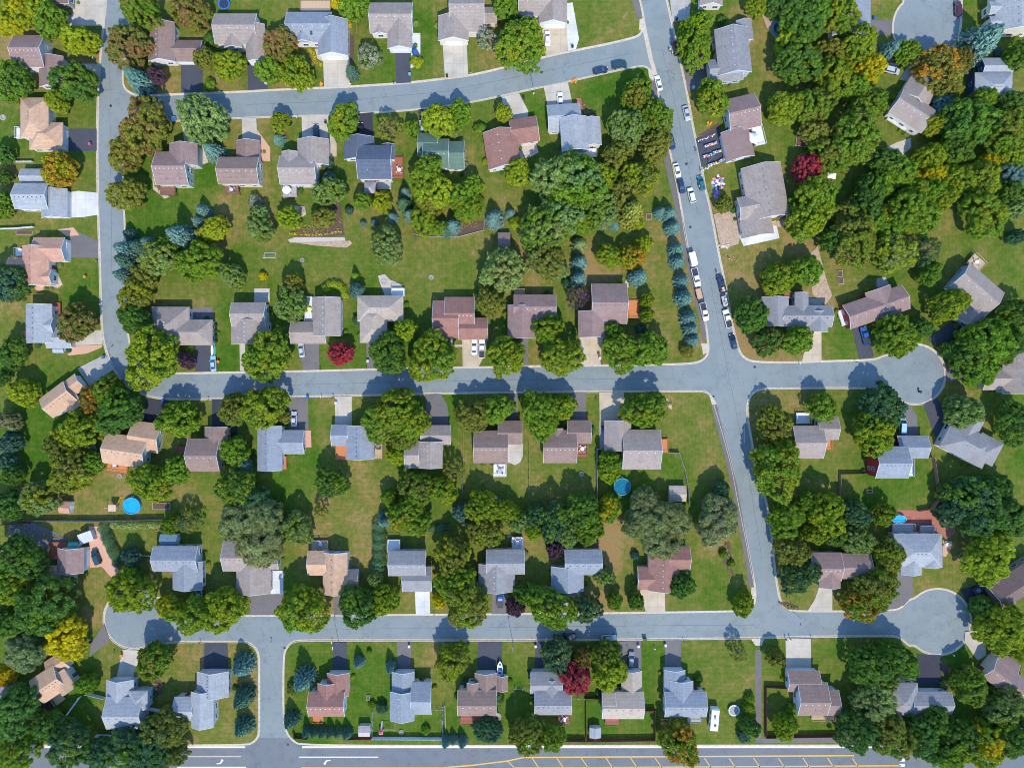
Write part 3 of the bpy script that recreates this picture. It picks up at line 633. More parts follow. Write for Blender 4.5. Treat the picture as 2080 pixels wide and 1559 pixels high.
    for i in range(sky):
        t = .35 + .22*i
        b = MB().box(-.35, -.55, 0, .35, .55, .12)
        o = b.obj('skylight', M['glass'], rf, loc=(xa+(xb-xa)*t, ya+(yb-ya)*.25, ev+(yb-ya)*.25*pitch+.02) if rd == 'h' else (xa+(xb-xa)*.25, ya+(yb-ya)*t, ev+(xb-xa)*.25*pitch+.02))
        o.rotation_euler = (math.atan(pitch), 0, 0) if rd == 'h' else (0, -math.atan(pitch), 0)
    # windows, garage door, entrance door
    def inside(x, y, me_):
        return any(i != me_ and b[0]-.1 < x < b[2]+.1 and b[1]-.1 < y < b[3]+.1 for i, b in enumerate(info))
    side_ok = [q for q in 'durl' if not gd or q not in gd]
    for t_ in range(30):
        if sum(1 for f in FND if f[1] == name_ref) >= 3: break
        i = rng.randrange(len(info)); x0, y0, x1, y1 = info[i][:4]; sd = rng.choice(side_ok); t = rng.uniform(.1, .9); e = rng.uniform(.75, 1.1)
        q = {'d': (x0+(x1-x0)*t, y0-e), 'u': (x0+(x1-x0)*t, y1+e), 'l': (x0-e, y0+(y1-y0)*t), 'r': (x1+e, y0+(y1-y0)*t)}[sd]
        if any(bb[0]-.5 < q[0] < bb[2]+.5 and bb[1]-.5 < q[1] < bb[3]+.5 for bb in info): continue
        if decks and any(True for d_ in ()) : continue
        wq = V2(q, A); FND.append(((org[0]+wq[0], org[1]+wq[1]), name_ref))
    doors = []
    if gd:
        for gk in gd.split():
            gi, side = int(gk[0]), gk[1]; x0, y0, x1, y1 = info[gi][:4]
            wd = min(5.0, (x1-x0 if side in 'ud' else y1-y0) - .9)
            q, rz = {'d': (((x0+x1)/2, y0), math.pi), 'u': (((x0+x1)/2, y1), 0), 'l': ((x0, (y0+y1)/2), math.pi/2), 'r': ((x1, (y0+y1)/2), -math.pi/2)}[side]
            link('garage_door', garage_mesh(wd), root, (*q, 0), rz); doors.append((q[0], q[1], wd/2+.9))
    nw = 0; entr = False
    for i, (x0, y0, x1, y1, ev, rd, h_) in enumerate(info):
        for side in 'durl':
            n_ = (x1-x0) if side in 'ud' else (y1-y0); c_ = max(1, int(n_/3.1))
            for j in range(c_):
                t = (j+.5)/c_*n_
                q = {'d': (x0+t, y0), 'u': (x0+t, y1), 'l': (x0, y0+t), 'r': (x1, y0+t)}[side]; o_ = {'d': (0,-.5), 'u': (0,.5), 'l': (-.5,0), 'r': (.5,0)}[side]
                if inside(q[0]+o_[0], q[1]+o_[1], i) or nw > 16: continue
                near = any(abs(q[0]-d[0]) + abs(q[1]-d[1]) < d[2] for d in doors); rz = {'d': math.pi, 'u': 0, 'l': math.pi/2, 'r': -math.pi/2}[side]
                zs = [z for z in (1.0, 3.45) if z + 1.3 < ev + .1]
                if not near and not entr and gd and side == gd[1] and i != int(gd[0]):
                    if not DOOR[0]:
                        db = MB(); db.box(-.5, -.02, 0, .5, .05, 2.1); db.box(-.6, -.02, 0, -.5, .09, 2.2); db.box(.5, -.02, 0, .6, .09, 2.2); db.box(-.6, -.02, 2.1, .6, .09, 2.2); db.box(.36, .05, .95, .42, .11, 1.1); DOOR[0] = db.mesh('front_door', M['col'])
                    link('front_door', DOOR[0], root, (*q, 0.05), rz, color=rng.choice(((.25,.04,.03),(.08,.12,.2),(.5,.48,.44)))); entr = True; zs = zs[1:]
                for z in zs:
                    if near and z < 2.5: continue
                    wm = win_mesh(*((1.5, 1.25) if (i + j) % 2 else (1.0, 1.25))); f = link('window', wm[0], root, (*q, z), rz); link('pane', wm[1], f); nw += 1
    for dk in decks.split():
        p_ = dk.split(','); dx0, dy0, dx1, dy1 = map(float, p_[:4]); dc = {'o': (.50,.19,.07), 'b': (.20,.10,.07), 'g': (.36,.34,.32), 'w': (.62,.62,.60), 't': (.46,.33,.21), 'r': (.30,.10,.06)}[p_[4]]; hz = float(p_[5]) if len(p_) > 5 else .7
        if ang: qa, qb = (dx0, dy0), (dx1, dy1); cc = P(piv[0]+((dx0+dx1)/2)*ca-((dy0+dy1)/2)*sa, piv[1]+((dx0+dx1)/2)*sa+((dy0+dy1)/2)*ca, hz)
        else: cc = P((dx0+dx1)/2, (dy0+dy1)/2, hz)
        lc = V2((cc[0]-org[0], cc[1]-org[1]), -A); W, D = abs(dx1-dx0)*S*(1-hz/H)/2, abs(dy1-dy0)*S*(1-hz/H)/2
        d = link('deck', None, root, (lc[0], lc[1], 0)); b = MB(); n_ = max(3, int(2*D/.3))
        for i in range(n_): ya = -D+2*D*i/n_; b.box(-W, ya+.012, hz-.06, W, ya+2*D/n_-.012, hz)
        b.box(-W+.05, -D+.05, hz-.28, W-.05, D-.05, hz-.07)
        for sx in (-1, 1):
            for sy in (-1, 1): b.box(sx*(W-.15)-.08, sy*(D-.15)-.08, -.1, sx*(W-.15)+.08, sy*(D-.15)+.08, hz-.2)
        d.data = None; bm_ = b.obj('deck_floor', M['plank'], d, color=dc)
        r_ = MB()
        for sd in ((-W, -D, W, -D), (W, -D, W, D), (W, D, -W, D), (-W, D, -W, -D)):
            mx, my = (sd[0]+sd[2])/2 + lc[0], (sd[1]+sd[3])/2 + lc[1]
            ox, oy = (0, -.8 if sd[1] < 0 else .8) if sd[1] == sd[3] else (.8 if sd[0] > 0 else -.8, 0)
            if any(bb[0]-.3 < mx+ox < bb[2]+.3 and bb[1]-.3 < my+oy < bb[3]+.3 for bb in info): continue
            ln = math.hypot(sd[2]-sd[0], sd[3]-sd[1]); m_ = max(2, int(ln/.45))
            for i in range(m_+1):
                t = i/m_; x, y = sd[0]+(sd[2]-sd[0])*t, sd[1]+(sd[3]-sd[1])*t; r_.box(x-.025, y-.025, hz, x+.025, y+.025, hz+.95)
            r_.bar((sd[0], sd[1], hz+.97), (sd[2], sd[3], hz+.97), .06, 4)
        if r_.v: r_.obj('railing', M['plank'], d, color=dc)
    return root
ORD = ['first','second','third','fourth','fifth','sixth','seventh','eighth','ninth','tenth','eleventh','twelfth']
def ref(i, row): return f"{ORD[i]} from left {row}"
T1, T2 = 'above the top street', 'below the top street'
house(ref(0,T1),'brown','w',[(301,46,355,125,'v',4.2),(345,82,411,126,'h',3.0)],gd='1d',decks='284,52,302,78,r',extra=' with white front gable',sky=1)
house(ref(1,T1),'taupe','w',[(437,28,522,90,'h',4.2),(455,55,492,97,'v',4.2),(500,50,538,125,'v',4.2)],gd='2d')
house(ref(2,T1),'blue','w',[(583,25,674,87,'h',4.2),(595,45,636,86,'v',4.2),(646,40,707,113,'v',4.2)],gd='2d',decks='612,2,672,24,t',sky=2,extra=' with two skylights')
house(ref(3,T1),'taupe','w',[(752,6,838,68,'h',4.0),(757,30,786,69,'v',4.0),(787,30,837,99,'v',4.0)],gd='2d',extra=' with long garage wing')
house(ref(4,T1),'taupe','c',[(914,-25,984,66,'h',4.2),(890,33,952,83,'v',4.2),(978,15,1008,48,'h',3.0)],gd='1d',extra=' with grey side bay')
house(ref(5,T1),'taupe','w',[(1053,-35,1125,33,'h',4.2),(1062,2,1081,34,'v',4.2),(1094,-30,1152,48,'v',4.2)],gd='2d',extra=' beside pale parking pad')
LS = 'on the left street'
house('topmost '+LS,'dkbrown','d',[(56,-60,140,8,'h',4.2)],extra=' cut by photo edge')
house('second from top '+LS,'mauve','w',[(28,72,90,137,'h',5.0),(80,115,129,177,'v',3.0)],gd='1r')
house('third from top '+LS,'tan','w',[(42,199,99,281,'x',4.6),(60,249,128,304,'x',3.6)],gd='1r',vents='b',decks='34,260,43,282,w',extra=' with white garage front')
house('fourth from top '+LS,'lgrey','w',[(44,343,96,376,'h',3.0),(31,372,98,425,'h',5.0),(84,384,137,442,'v',3.0)],gd='2r',vents='d',extra=' with wide pale driveway')
house('fifth from top '+LS,'salmon','w',[(46,500,100,580,'v',4.6),(70,482,132,531,'h',4.0),(19,522,60,555,'h',4.0),(74,548,104,577,'h',4.6)],gd='1r',vents='b',decks='32,505,46,520,w')
house('sixth from top '+LS,'lgrey','w',[(53,618,106,696,'v',4.6),(96,664,146,707,'h',3.0),(70,645,108,676,'h',4.6)],gd='1r',vents='d',decks='108,615,124,640,r 49,672,55,694,o',extra=' beside red deck')
house('lowest '+LS,'tan','w',[(-36,-22,24,26,'h',4.2),(18,-20,52,16,'h',3.2),(-6,8,30,40,'v',3.6)],piv=(122,806),ang=-37,gd='1r',vents='b',extra=' turned diagonally')
house(ref(0,T2),'mauve','g',[(317,308,383,376,'h',5.2),(344,292,401,336,'v',5.2)],gd='1u',decks='325,374,357,396,b,1.6',extra=' with brown deck below',vents='w')
house(ref(1,T2),'brown','c',[(444,319,526,374,'h',5.2),(480,286,527,326,'v',3.0)],gd='1u',decks='458,372,486,394,b,1.6 ',extra=' beside orange patio')
house(ref(2,T2),'taupe','w',[(569,316,643,375,'h',5.2),(604,283,668,335,'v',4.2),(572,308,606,345,'v',5.2)],gd='1u',decks='575,374,604,400,g,1.6')
house(ref(3,T2),'slate','w',[(727,295,796,364,'h',5.2),(699,278,760,324,'v',3.4),(775,293,802,325,'v',4.0)],gd='1u',vents='d',decks='797,320,819,362,r,1 766,366,795,385,g')
house(ref(4,T2),'green','w',[(860,282,912,342,'h',4.0),(849,270,890,318,'h',3.0),(908,287,943,344,'h',3.6)],gd='1u',extra=' under large yellow green tree')
house(ref(5,T2),'rust','w',[(-52,-28,16,48,'v',4.2),(5,-46,60,6,'h',3.2)],piv=(1036,290),ang=-9,gd='1u')
house(ref(6,T2),'lgrey','w',[(-30,-22,25,46,'v',5.2),(-54,-50,12,6,'h',3.0),(14,-18,52,38,'v',4.6)],piv=(1168,260),ang=-4,gd='1u',decks='2,44,40,62,w,1.6',extra=' with white rear deck')
DS = 'right of the diagonal street'
house('topmost '+DS,'taupe','w',[(1421,-50,1468,12,'v',3.6)],extra=' cut by photo edge')
house('second from top '+DS,'grey','b',[(-28,-48,40,44,'v',4.8),(-48,10,20,58,'h',3.2),(18,-62,50,-20,'v',3.2)],piv=(1483,107),ang=-6,gd='1l')
house('third from top '+DS,'mauve','w',[(-18,-62,46,6,'h',4.6),(-38,2,20,62,'v',3.4)],piv=(1500,260),ang=-13,gd='1l',decks='24,4,46,44,w,1.2',extra=' beside the yard sale')
house('fourth from top '+DS,'taupe','w',[(-36,-64,46,44,'v',4.2),(-54,-8,20,38,'h',4.2),(-56,22,8,76,'v',3.0)],piv=(1551,400),ang=-10,gd='2d',vents='b',extra=' with pale corner driveway')
house('fifth from top '+DS,'grey','w',[(1547,603,1602,662,'v',3.8),(1588,620,1689,664,'h',3.8),(1640,632,1682,674,'v',3.8),(1614,594,1642,640,'v',3.8)],gd='2d',vents='d',decks='1590,594,1612,606,r',extra=' with turret like bay')
MS = 'right of middle junction'
house('above the right arm of middle street','mauve','r',[(-65,-26,62,26,'h',4.0),(-14,-34,40,14,'v',4.0)],piv=(1781,623),ang=-19,gd='0d',extra=' with red walls',vents='w',decks='-80,-18,-66,14,w')
house('beside upper turning circle top right','taupe','b',[(-46,-32,46,32,'h',4.6),(8,20,50,70,'v',3.4)],piv=(1984,588),ang=41,gd='1l',decks='-52,-52,-22,-27,t,1.4',extra=' with tan railed deck')
house('at right edge beside upper turning circle','taupe','c',[(2036,696,2110,800,'v',4.0),(1996,745,2050,792,'h',3.4)],gd='1l')
NE = 'near top right turning circle'
house('left '+NE,'blue','w',[(1690,-40,1768,72,'v',4.0)],gd='0r',vents='d',extra=' with smooth ridge')
house('lower '+NE,'taupe','w',[(-38,-26,40,30,'h',4.4),(-40,-66,22,-18,'v',3.4)],piv=(1853,224),ang=33,gd='1r',decks='-34,30,10,44,w,1.2',extra=' with white rear deck')
house('lower right '+NE,'lgrey','n',[(1994,118,2053,158,'h',3.4),(1980,148,2056,207,'x',4.8)],vents='b',extra=' with blue walls')
house('upper right '+NE,'lgrey','c',[(2022,-30,2100,64,'v',4.8),(2010,4,2060,28,'h',4.8),(2010,34,2060,58,'h',4.8)],vents='b',extra=' with two dormers')
M1, M2 = 'above the middle street', 'below the middle street'
house(ref(0,M1),'taupe','w',[(309,623,385,700,'x',3.4),(340,649,432,701,'x',3.4)],gd='1d',vents='w',extra=' with hipped roof')
house(ref(1,M1),'taupe','w',[(471,614,540,662,'h',4.8),(470,650,546,699,'v',3.8)],gd='1d')
house(ref(2,M1),'taupe','w',[(636,604,692,682,'v',5.0),(591,653,662,698,'h',3.0)],gd='1d',decks='620,603,636,652,w,1.4',extra=' behind curved hedge')
house(ref(3,M1),'warm','w',[(726,600,819,653,'x',3.8),(731,620,786,696,'x',3.8)],gd='1d',decks='796,586,822,601,w,1.4')
house(ref(4,M1),'rust','w',[(904,603,964,672,'h',3.8),(880,610,932,686,'h',3.8),(932,645,991,690,'h',3.8)],gd='2d',vents='w',extra=' with two parked cars')
house(ref(5,M1),'mauve','w',[(1044,598,1129,650,'h',3.8),(1031,620,1089,687,'v',3.8)],gd='1d',decks='1045,587,1065,599,t')
house(ref(6,M1),'mauve','w',[(1201,576,1273,658,'h',4.4),(1174,632,1230,685,'v',4.4)],gd='1d',vents='b',decks='1276,610,1297,646,o',extra=' with orange deck')
house(ref(0,M2),'tan','g',[(-44,-24,40,38,'h',4.6),(6,-56,64,4,'h',3.2)],piv=(258,908),ang=8,gd='1u',vents='b',decks='-34,36,8,52,o',extra=' with orange deck')
house(ref(1,M2),'brown','c',[(382,890,446,957,'h',5.0),(416,867,462,910,'v',4.0)],gd='1u',decks='362,906,382,950,r')
house(ref(2,M2),'blue','w',[(523,865,573,955,'v',4.4),(569,873,618,922,'h',3.2)],gd='1u',vents='d',decks='554,926,583,952,o')
house(ref(3,M2),'blue','w',[(704,864,760,932,'v',4.6),(674,862,708,905,'h',3.4)],gd='1u',vents='d',decks='683,905,706,932,o 758,882,777,930,t',extra=' with decks on both sides')
house(ref(4,M2),'taupe','w',[(851,897,899,950,'v',5.0),(855,863,915,903,'h',3.4),(823,894,852,951,'h',4.2)],gd='1u',vents='w')
house(ref(5,M2),'brown','w',[(963,874,1032,940,'h',4.6),(1012,854,1060,902,'h',3.4)],gd='1u',vents='w',decks='1003,942,1028,966,w',extra=' with pale rounded patio')
house(ref(6,M2),'brown','w',[(1104,873,1171,940,'h',4.6),(1152,853,1200,901,'h',3.4),(1119,870,1144,905,'v',4.6)],gd='1u',decks='1170,901,1192,927,r',extra=' with small front gable')
house(ref(7,M2),'taupe','w',[(1264,872,1341,953,'h',4.6),(1227,854,1282,914,'v',4.0)],gd='1u',vents='w',decks='1341,891,1357,918,o',extra=' above round pool')
house('below right arm of middle street, left one','taupe','w',[(1610,864,1672,931,'h',4.6),(1660,847,1702,893,'h',3.4)],gd='1u',decks='1672,888,1688,912,o 1617,838,1645,860,w',extra=' with orange deck')
house('below right arm of middle street','blue','r',[(1778,906,1844,971,'h',7.0),(1822,884,1884,931,'h',3.4)],gd='1u',vents='b',decks='1840,930,1854,966,w,1.2',extra=' with red gable wall')
house('beside upper turning circle bottom right','grey','w',[(-54,-30,44,32,'x',4.2),(-44,-52,4,10,'v',3.6),(10,-34,60,18,'x',4.2)],piv=(1970,903),ang=28,gd='1u',vents='b',extra=' with many hips')
L1, L2 = 'above the lower street', 'below the lower street'
house(ref(0,L1),'mauve','c',[(117,1113,170,1163,'v',4.4),(77,1150,148,1190,'h',3.4)],gd='0r',decks='103,1100,137,1133,r',vents='b',extra=' beside clay driveway')
house(ref(1,L1),'blue','w',[(312,1108,402,1160,'h',4.6),(351,1140,412,1196,'v',3.6)],gd='1d',vents='d')
house(ref(2,L1),'taupe','w',[(454,1098,530,1160,'h',4.6),(480,1140,550,1204,'v',3.6),(520,1130,566,1156,'h',3.4)],gd='1d',vents='b',extra=' half under willow')
house(ref(3,L1),'tan','w',[(656,1122,706,1206,'v',4.4),(626,1118,664,1168,'h',4.2),(682,1157,728,1190,'h',3.2)],gd='0d',vents='d',decks='634,1096,667,1118,t')
house(ref(4,L1),'grey','w',[(790,1118,865,1169,'h',4.8),(818,1150,877,1201,'h',3.4)],gd='1d',vents='w',decks='788,1095,813,1120,w,1.4',extra=' with pale driveway')
house(ref(5,L1),'grey','w',[(988,1115,1065,1166,'h',4.8),(972,1145,1046,1200,'v',3.6)],gd='1d',vents='w',decks='1040,1090,1062,1114,w,1.4')
house(ref(6,L1),'blue','w',[(1147,1115,1222,1167,'h',4.8),(1119,1150,1186,1199,'v',3.6)],gd='1d',vents='d',decks='1193,1096,1216,1114,b',extra=' below purple tree')
house(ref(7,L1),'rust','w',[(1317,1110,1380,1199,'v',4.2),(1295,1150,1335,1197,'h',3.4),(1360,1109,1401,1158,'h',4.2)],gd='0d',vents='w')
house(ref(8,L1),'mauve','k',[(1645,1121,1708,1180,'h',4.2),(1708,1123,1768,1175,'h',4.2),(1664,1145,1707,1193,'v',4.2)],gd='2d',vents='w',extra=' with dark green gable walls')
house('above lower turning circle','lgrey','w',[(1815,1083,1913,1150,'x',4.6),(1829,1110,1872,1166,'v',4.0),(1868,1110,1914,1151,'v',4.0)],gd='1d',vents='d',decks='1812,1062,1855,1082,g,1.2 1868,1066,1898,1080,g,1.2',extra=' beside small oval pool')
house('right of lower turning circle at edge','dkbrown','d',[(-50,-26,60,30,'h',4.6),(-52,-30,-10,26,'v',3.4)],piv=(2062,1186),ang=-33,gd='1l',vents='b')
house(ref(0,L2),'tan','w',[(-32,-30,26,26,'h',4.6),(14,-44,52,-6,'h',3.2),(6,-10,40,34,'v',4.4)],piv=(103,1388),ang=-34,gd='1r',vents='d',decks='-14,26,8,42,t',extra=' turned diagonally')
house(ref(1,L2),'lgrey','b',[(217,1414,290,1480,'h',5.0),(216,1380,272,1426,'v',3.6),(262,1402,300,1442,'x',4.6)],gd='1u',vents='d',extra=' with octagonal turret')
house(ref(2,L2),'lgrey','w',[(388,1404,434,1476,'v',5.0),(355,1414,394,1463,'h',4.2),(400,1363,465,1414,'v',3.6)],gd='2u',vents='d')
house(ref(3,L2),'rust','w',[(627,1404,700,1454,'h',5.0),(664,1366,709,1412,'v',3.6),(645,1387,685,1432,'v',4.6)],gd='1u',vents='w',decks='636,1452,658,1464,o')
house(ref(4,L2),'blue','w',[(792,1404,842,1462,'v',5.0),(796,1364,842,1408,'v',3.6),(836,1384,876,1450,'h',4.0)],gd='1u',vents='w',extra=' with stepped roof')
house(ref(5,L2),'brown','w',[(930,1400,1008,1453,'h',5.0),(964,1366,1010,1410,'v',3.6),(1008,1372,1032,1402,'v',2.8),(948,1386,972,1420,'v',4.8)],gd='1u',vents='w',decks='936,1453,960,1468,r 960,1453,984,1462,r',extra=' beside boat')
house(ref(6,L2),'grey','w',[(1086,1402,1160,1451,'h',5.0),(1078,1364,1142,1408,'h',4.2),(1104,1380,1138,1428,'v',4.6)],gd='1u',vents='d',decks='1133,1452,1157,1468,r',extra=' left of red tree')
house(ref(7,L2),'warm','w',[(1223,1404,1307,1459,'h',5.0),(1262,1362,1304,1420,'v',3.6),(1223,1405,1250,1450,'h',5.2)],gd='1u',vents='b',decks='1229,1452,1258,1470,r',extra=' with dark car outside')
house(ref(8,L2),'blue','w',[(1350,1404,1434,1455,'h',5.0),(1349,1360,1392,1408,'v',3.6),(1360,1382,1408,1428,'v',4.6)],gd='1u',vents='b',decks='1396,1455,1424,1465,g')
house(ref(9,L2),'brown','w',[(1620,1385,1680,1452,'h',5.0),(1600,1361,1664,1404,'h',3.6),(1672,1400,1703,1452,'h',4.4)],gd='1u',vents='w',decks='1648,1452,1694,1460,t',extra=' with small tan deck')
house(ref(10,L2),'grey','w',[(1851,1404,1932,1450,'h',4.0),(1797,1386,1864,1452,'x',4.0)],gd='0u',vents='b',extra=' with wide hips')
house('right of lower turning circle bottom','mauve','c',[(-46,-20,46,30,'h',4.6),(-50,-36,0,2,'h',3.2)],piv=(2050,1378),ang=38,gd='1l',vents='w')
house('cut by left photo edge near bottom','grey','w',[(-45,1385,21,1430,'v',3.6)],vents='b')

# each plot is mown and watered its own way: shift the turf by the nearest house
AN = np.array([a[0] for a in ANCH]); rl = np.random.RandomState(12); off = rl.uniform(-.17, .17, len(AN)); mwd = rl.randint(0, 2, len(AN)).astype(float)
for o in list(COL.objects):
    if o.name.startswith('lawn'):
        me = o.data; va = np.zeros(len(me.vertices)*3); me.vertices.foreach_get('co', va); xy = va.reshape(-1, 3)[:, :2]
        k = ((xy[:, None, 0]-AN[None, :, 0])**2*1.6 + (xy[:, None, 1]-AN[None, :, 1])**2*.5).argmin(1)
        at = me.attributes['lush']; v = np.zeros(len(xy)); at.data.foreach_get('value', v); at.data.foreach_set('value', (v+off[k]).astype(np.float32)); me.attributes['mow'].data.foreach_set('value', mwd[k].astype(np.float32))
# ------------------------------------------------------------------ trees
def leaf_mesh(name, cen, nrm, size, clump, m, rs, elong=1.5):
    """many small pointed leaf sprays: one four-cornered face each"""
    n = len(cen); a = rs.normal(size=(n, 3)); a -= nrm * (a*nrm).sum(1)[:, None]; a /= np.linalg.norm(a, axis=1)[:, None] + 1e-9
    b = np.cross(nrm, a); s = size[:, None]
    v = np.stack([cen - a*s*elong, cen - b*s*.75, cen + a*s*elong, cen + b*s*.75], 1).reshape(-1, 3).astype(np.float32)
    me = bpy.data.meshes.new(name); me.vertices.add(4*n); me.vertices.foreach_set('co', v.ravel())
    me.loops.add(4*n); me.loops.foreach_set('vertex_index', np.arange(4*n, dtype=np.int32))
    me.polygons.add(n); me.polygons.foreach_set('loop_start', np.arange(0, 4*n, 4, dtype=np.int32))
    me.update(calc_edges=True)
    at = me.attributes.new('clump', 'FLOAT', 'FACE'); at.data.foreach_set('value', clump.astype(np.float32))
    me.materials.append(M[m]); return me
def unit(v): return v / (np.linalg.norm(v, axis=1)[:, None] + 1e-9)
def crown_mesh(seed, nc=90, per=120, cl=.22, ls=.042, low=-.35, wob=.16, top=1.0, core=True, radial=.0, elong=1.5):
    rs = np.random.RandomState(seed); i = np.arange(nc) + .5
    z = 1 - (1-low)*i/nc; ph = i*2.399963 + rs.uniform(-.35, .35, nc); z = np.clip(z + rs.uniform(-.06, .06, nc), -1, 1)
    q = np.sqrt(1 - z*z); u = np.stack([q*np.cos(ph), q*np.sin(ph), z], 1)
    k1, k2, k3 = rs.uniform(0, 6.28, 3); az = np.arctan2(u[:, 1], u[:, 0])
    rad = 1 - cl*.75 + wob*(.5*np.sin(2*az+k1) + .35*np.sin(3*az+k2)*q + .4*np.sin(5*az+k3+3*z)) *.8 + rs.uniform(-.10, .09, nc)
    c = u * rad[:, None]; c[:, 2] = c[:, 2]*top; cs = cl*rs.uniform(.65, 1.3, nc); val = rs.uniform(0, 1, nc)
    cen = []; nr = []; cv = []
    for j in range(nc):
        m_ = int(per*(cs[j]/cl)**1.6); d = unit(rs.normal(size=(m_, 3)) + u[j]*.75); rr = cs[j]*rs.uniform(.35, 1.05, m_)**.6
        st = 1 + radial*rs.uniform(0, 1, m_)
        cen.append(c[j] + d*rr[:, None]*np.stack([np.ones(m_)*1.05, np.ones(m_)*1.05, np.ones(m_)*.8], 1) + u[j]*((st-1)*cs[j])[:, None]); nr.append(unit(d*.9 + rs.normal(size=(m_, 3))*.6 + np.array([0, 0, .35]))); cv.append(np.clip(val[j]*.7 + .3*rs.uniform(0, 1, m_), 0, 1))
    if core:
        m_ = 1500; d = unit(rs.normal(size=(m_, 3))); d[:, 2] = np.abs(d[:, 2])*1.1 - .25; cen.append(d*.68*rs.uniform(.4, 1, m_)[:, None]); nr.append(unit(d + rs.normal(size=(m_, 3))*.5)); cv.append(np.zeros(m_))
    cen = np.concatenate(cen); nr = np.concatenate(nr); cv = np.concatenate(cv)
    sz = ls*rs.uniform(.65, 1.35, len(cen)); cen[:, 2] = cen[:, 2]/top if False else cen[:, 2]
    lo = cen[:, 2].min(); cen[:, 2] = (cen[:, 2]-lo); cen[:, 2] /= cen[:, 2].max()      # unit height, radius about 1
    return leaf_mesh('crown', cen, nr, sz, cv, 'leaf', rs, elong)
def conifer_mesh(seed, lev=26, br=15, tuft=11, full=1.0):
    rs = np.random.RandomState(seed); cen = []; nr = []; cv = []; sz = []
    for i in range(lev):
        t = i/(lev-1); z = .04 + .95*t; Rr = (1-t)**.62*full + .03; nb = max(5, int(br*(1-t*.6)))
        for j in range(nb):
            a = 2*math.pi*(j + rs.uniform(-.3, .3))/nb + i*1.1; L = Rr*rs.uniform(.78, 1.08); v = rs.uniform(0, 1); m_ = max(3, int(tuft*(.35+.65*L)))
            s = np.linspace(.12, 1, m_); wd = .10*(1-s*.55)
            for rep in range(3):
                off = rs.uniform(-1, 1, m_)*wd; x = L*s*math.cos(a) - off*math.sin(a); y = L*s*math.sin(a) + off*math.cos(a)
                zz = z - .10*s*Rr + .05*s*s*Rr + rs.uniform(-.012, .012, m_)
                cen.append(np.stack([x, y, zz], 1)); n_ = np.stack([np.full(m_, .25*math.cos(a)), np.full(m_, .25*math.sin(a)), np.ones(m_)], 1) + rs.normal(size=(m_, 3))*.45
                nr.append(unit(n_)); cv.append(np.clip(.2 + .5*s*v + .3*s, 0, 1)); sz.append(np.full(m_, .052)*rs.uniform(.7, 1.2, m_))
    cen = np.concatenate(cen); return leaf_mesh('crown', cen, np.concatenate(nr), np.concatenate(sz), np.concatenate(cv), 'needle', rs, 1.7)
def trunk_mesh(seed, conif=False, bare=False):
    r_ = random.Random(seed); b = MB()
    if conif: b.bar((0, 0, -.05), (0, 0, .95), .05, 6, r2=.008); return b.mesh('trunk', M['bark'])
    b.bar((0, 0, -.05), (.02, .01, .42), .075, 8, r2=.055); n = 9 if bare else 6
    for i in range(n):
        a = 2*math.pi*(i + r_.uniform(-.2, .2))/n; ra = r_.uniform(.45, .75); z1 = r_.uniform(.6, .9)
        m_ = (math.cos(a)*ra*.5, math.sin(a)*ra*.5, .42 + (z1-.42)*.65); b.bar((.02, .01, .38), m_, .035, 5, r2=.022)
        b.bar(m_, (math.cos(a+.2)*ra, math.sin(a+.2)*ra, z1), .022, 4, r2=.006)
        if bare:
            for k in range(5): aa = a + r_.uniform(-.5, .5); rr = ra*r_.uniform(1.0, 1.35); b.bar((math.cos(a+.1)*ra*.7, math.sin(a+.1)*ra*.7, z1*.85), (math.cos(aa)*rr, math.sin(aa)*rr, z1+r_.uniform(-.1, .1)), .012, 3, r2=.004)
    b.bar((.02, .01, .4), (-.03, .02, .85), .05, 6, r2=.01); return b.mesh('trunk', M['bark'])
C_RND = [crown_mesh(s, 190, 62, .135, .040, wob=.24) for s in range(1, 7)]
C_LRG = [crown_mesh(20+s, 300, 50, .105, .032, wob=.30) for s in range(6)]
C_SPK = [crown_mesh(40+s, 190, 50, .115, .036, low=-.2, wob=.2, radial=1.3, elong=2.1) for s in range(4)]
C_SML = [crown_mesh(60+s, 45, 90, .32, .062, low=-.5, wob=.1) for s in range(4)]
C_WIL = [crown_mesh(80+s, 150, 85, .17, .026, low=-.3, wob=.24, elong=2.6) for s in range(3)]
C_SPA = [crown_mesh(90+s, 46, 42, .17, .040, low=-.1, wob=.2, core=False) for s in range(2)]
C_CON = [conifer_mesh(s) for s in range(4)]
T_DEC = [trunk_mesh(s) for s in range(3)]; T_CON = trunk_mesh(1, True); T_BAR = trunk_mesh(5, bare=True)
LC = dict(g=(.190,.325,.026), y=(.325,.400,.022), d=(.105,.225,.036), o=(.245,.262,.040), Y=(.62,.52,.014), r=(.46,.065,.085), k=(.58,.29,.03), p=(.13,.07,.10), w=(.24,.29,.105), b=(.15,.275,.225), s=(.085,.18,.115), v=(.26,.36,.10), e=(.085,.19,.080), q=(.32,.34,.22), m=(.36,.20,.08))
LN = dict(g='green', y='lime', d='dark green', o='olive', Y='yellow', r='red', k='orange', p='purple', w='sage', b='blue green', s='deep green', v='light green', e='deep green', q='pale', m='russet')
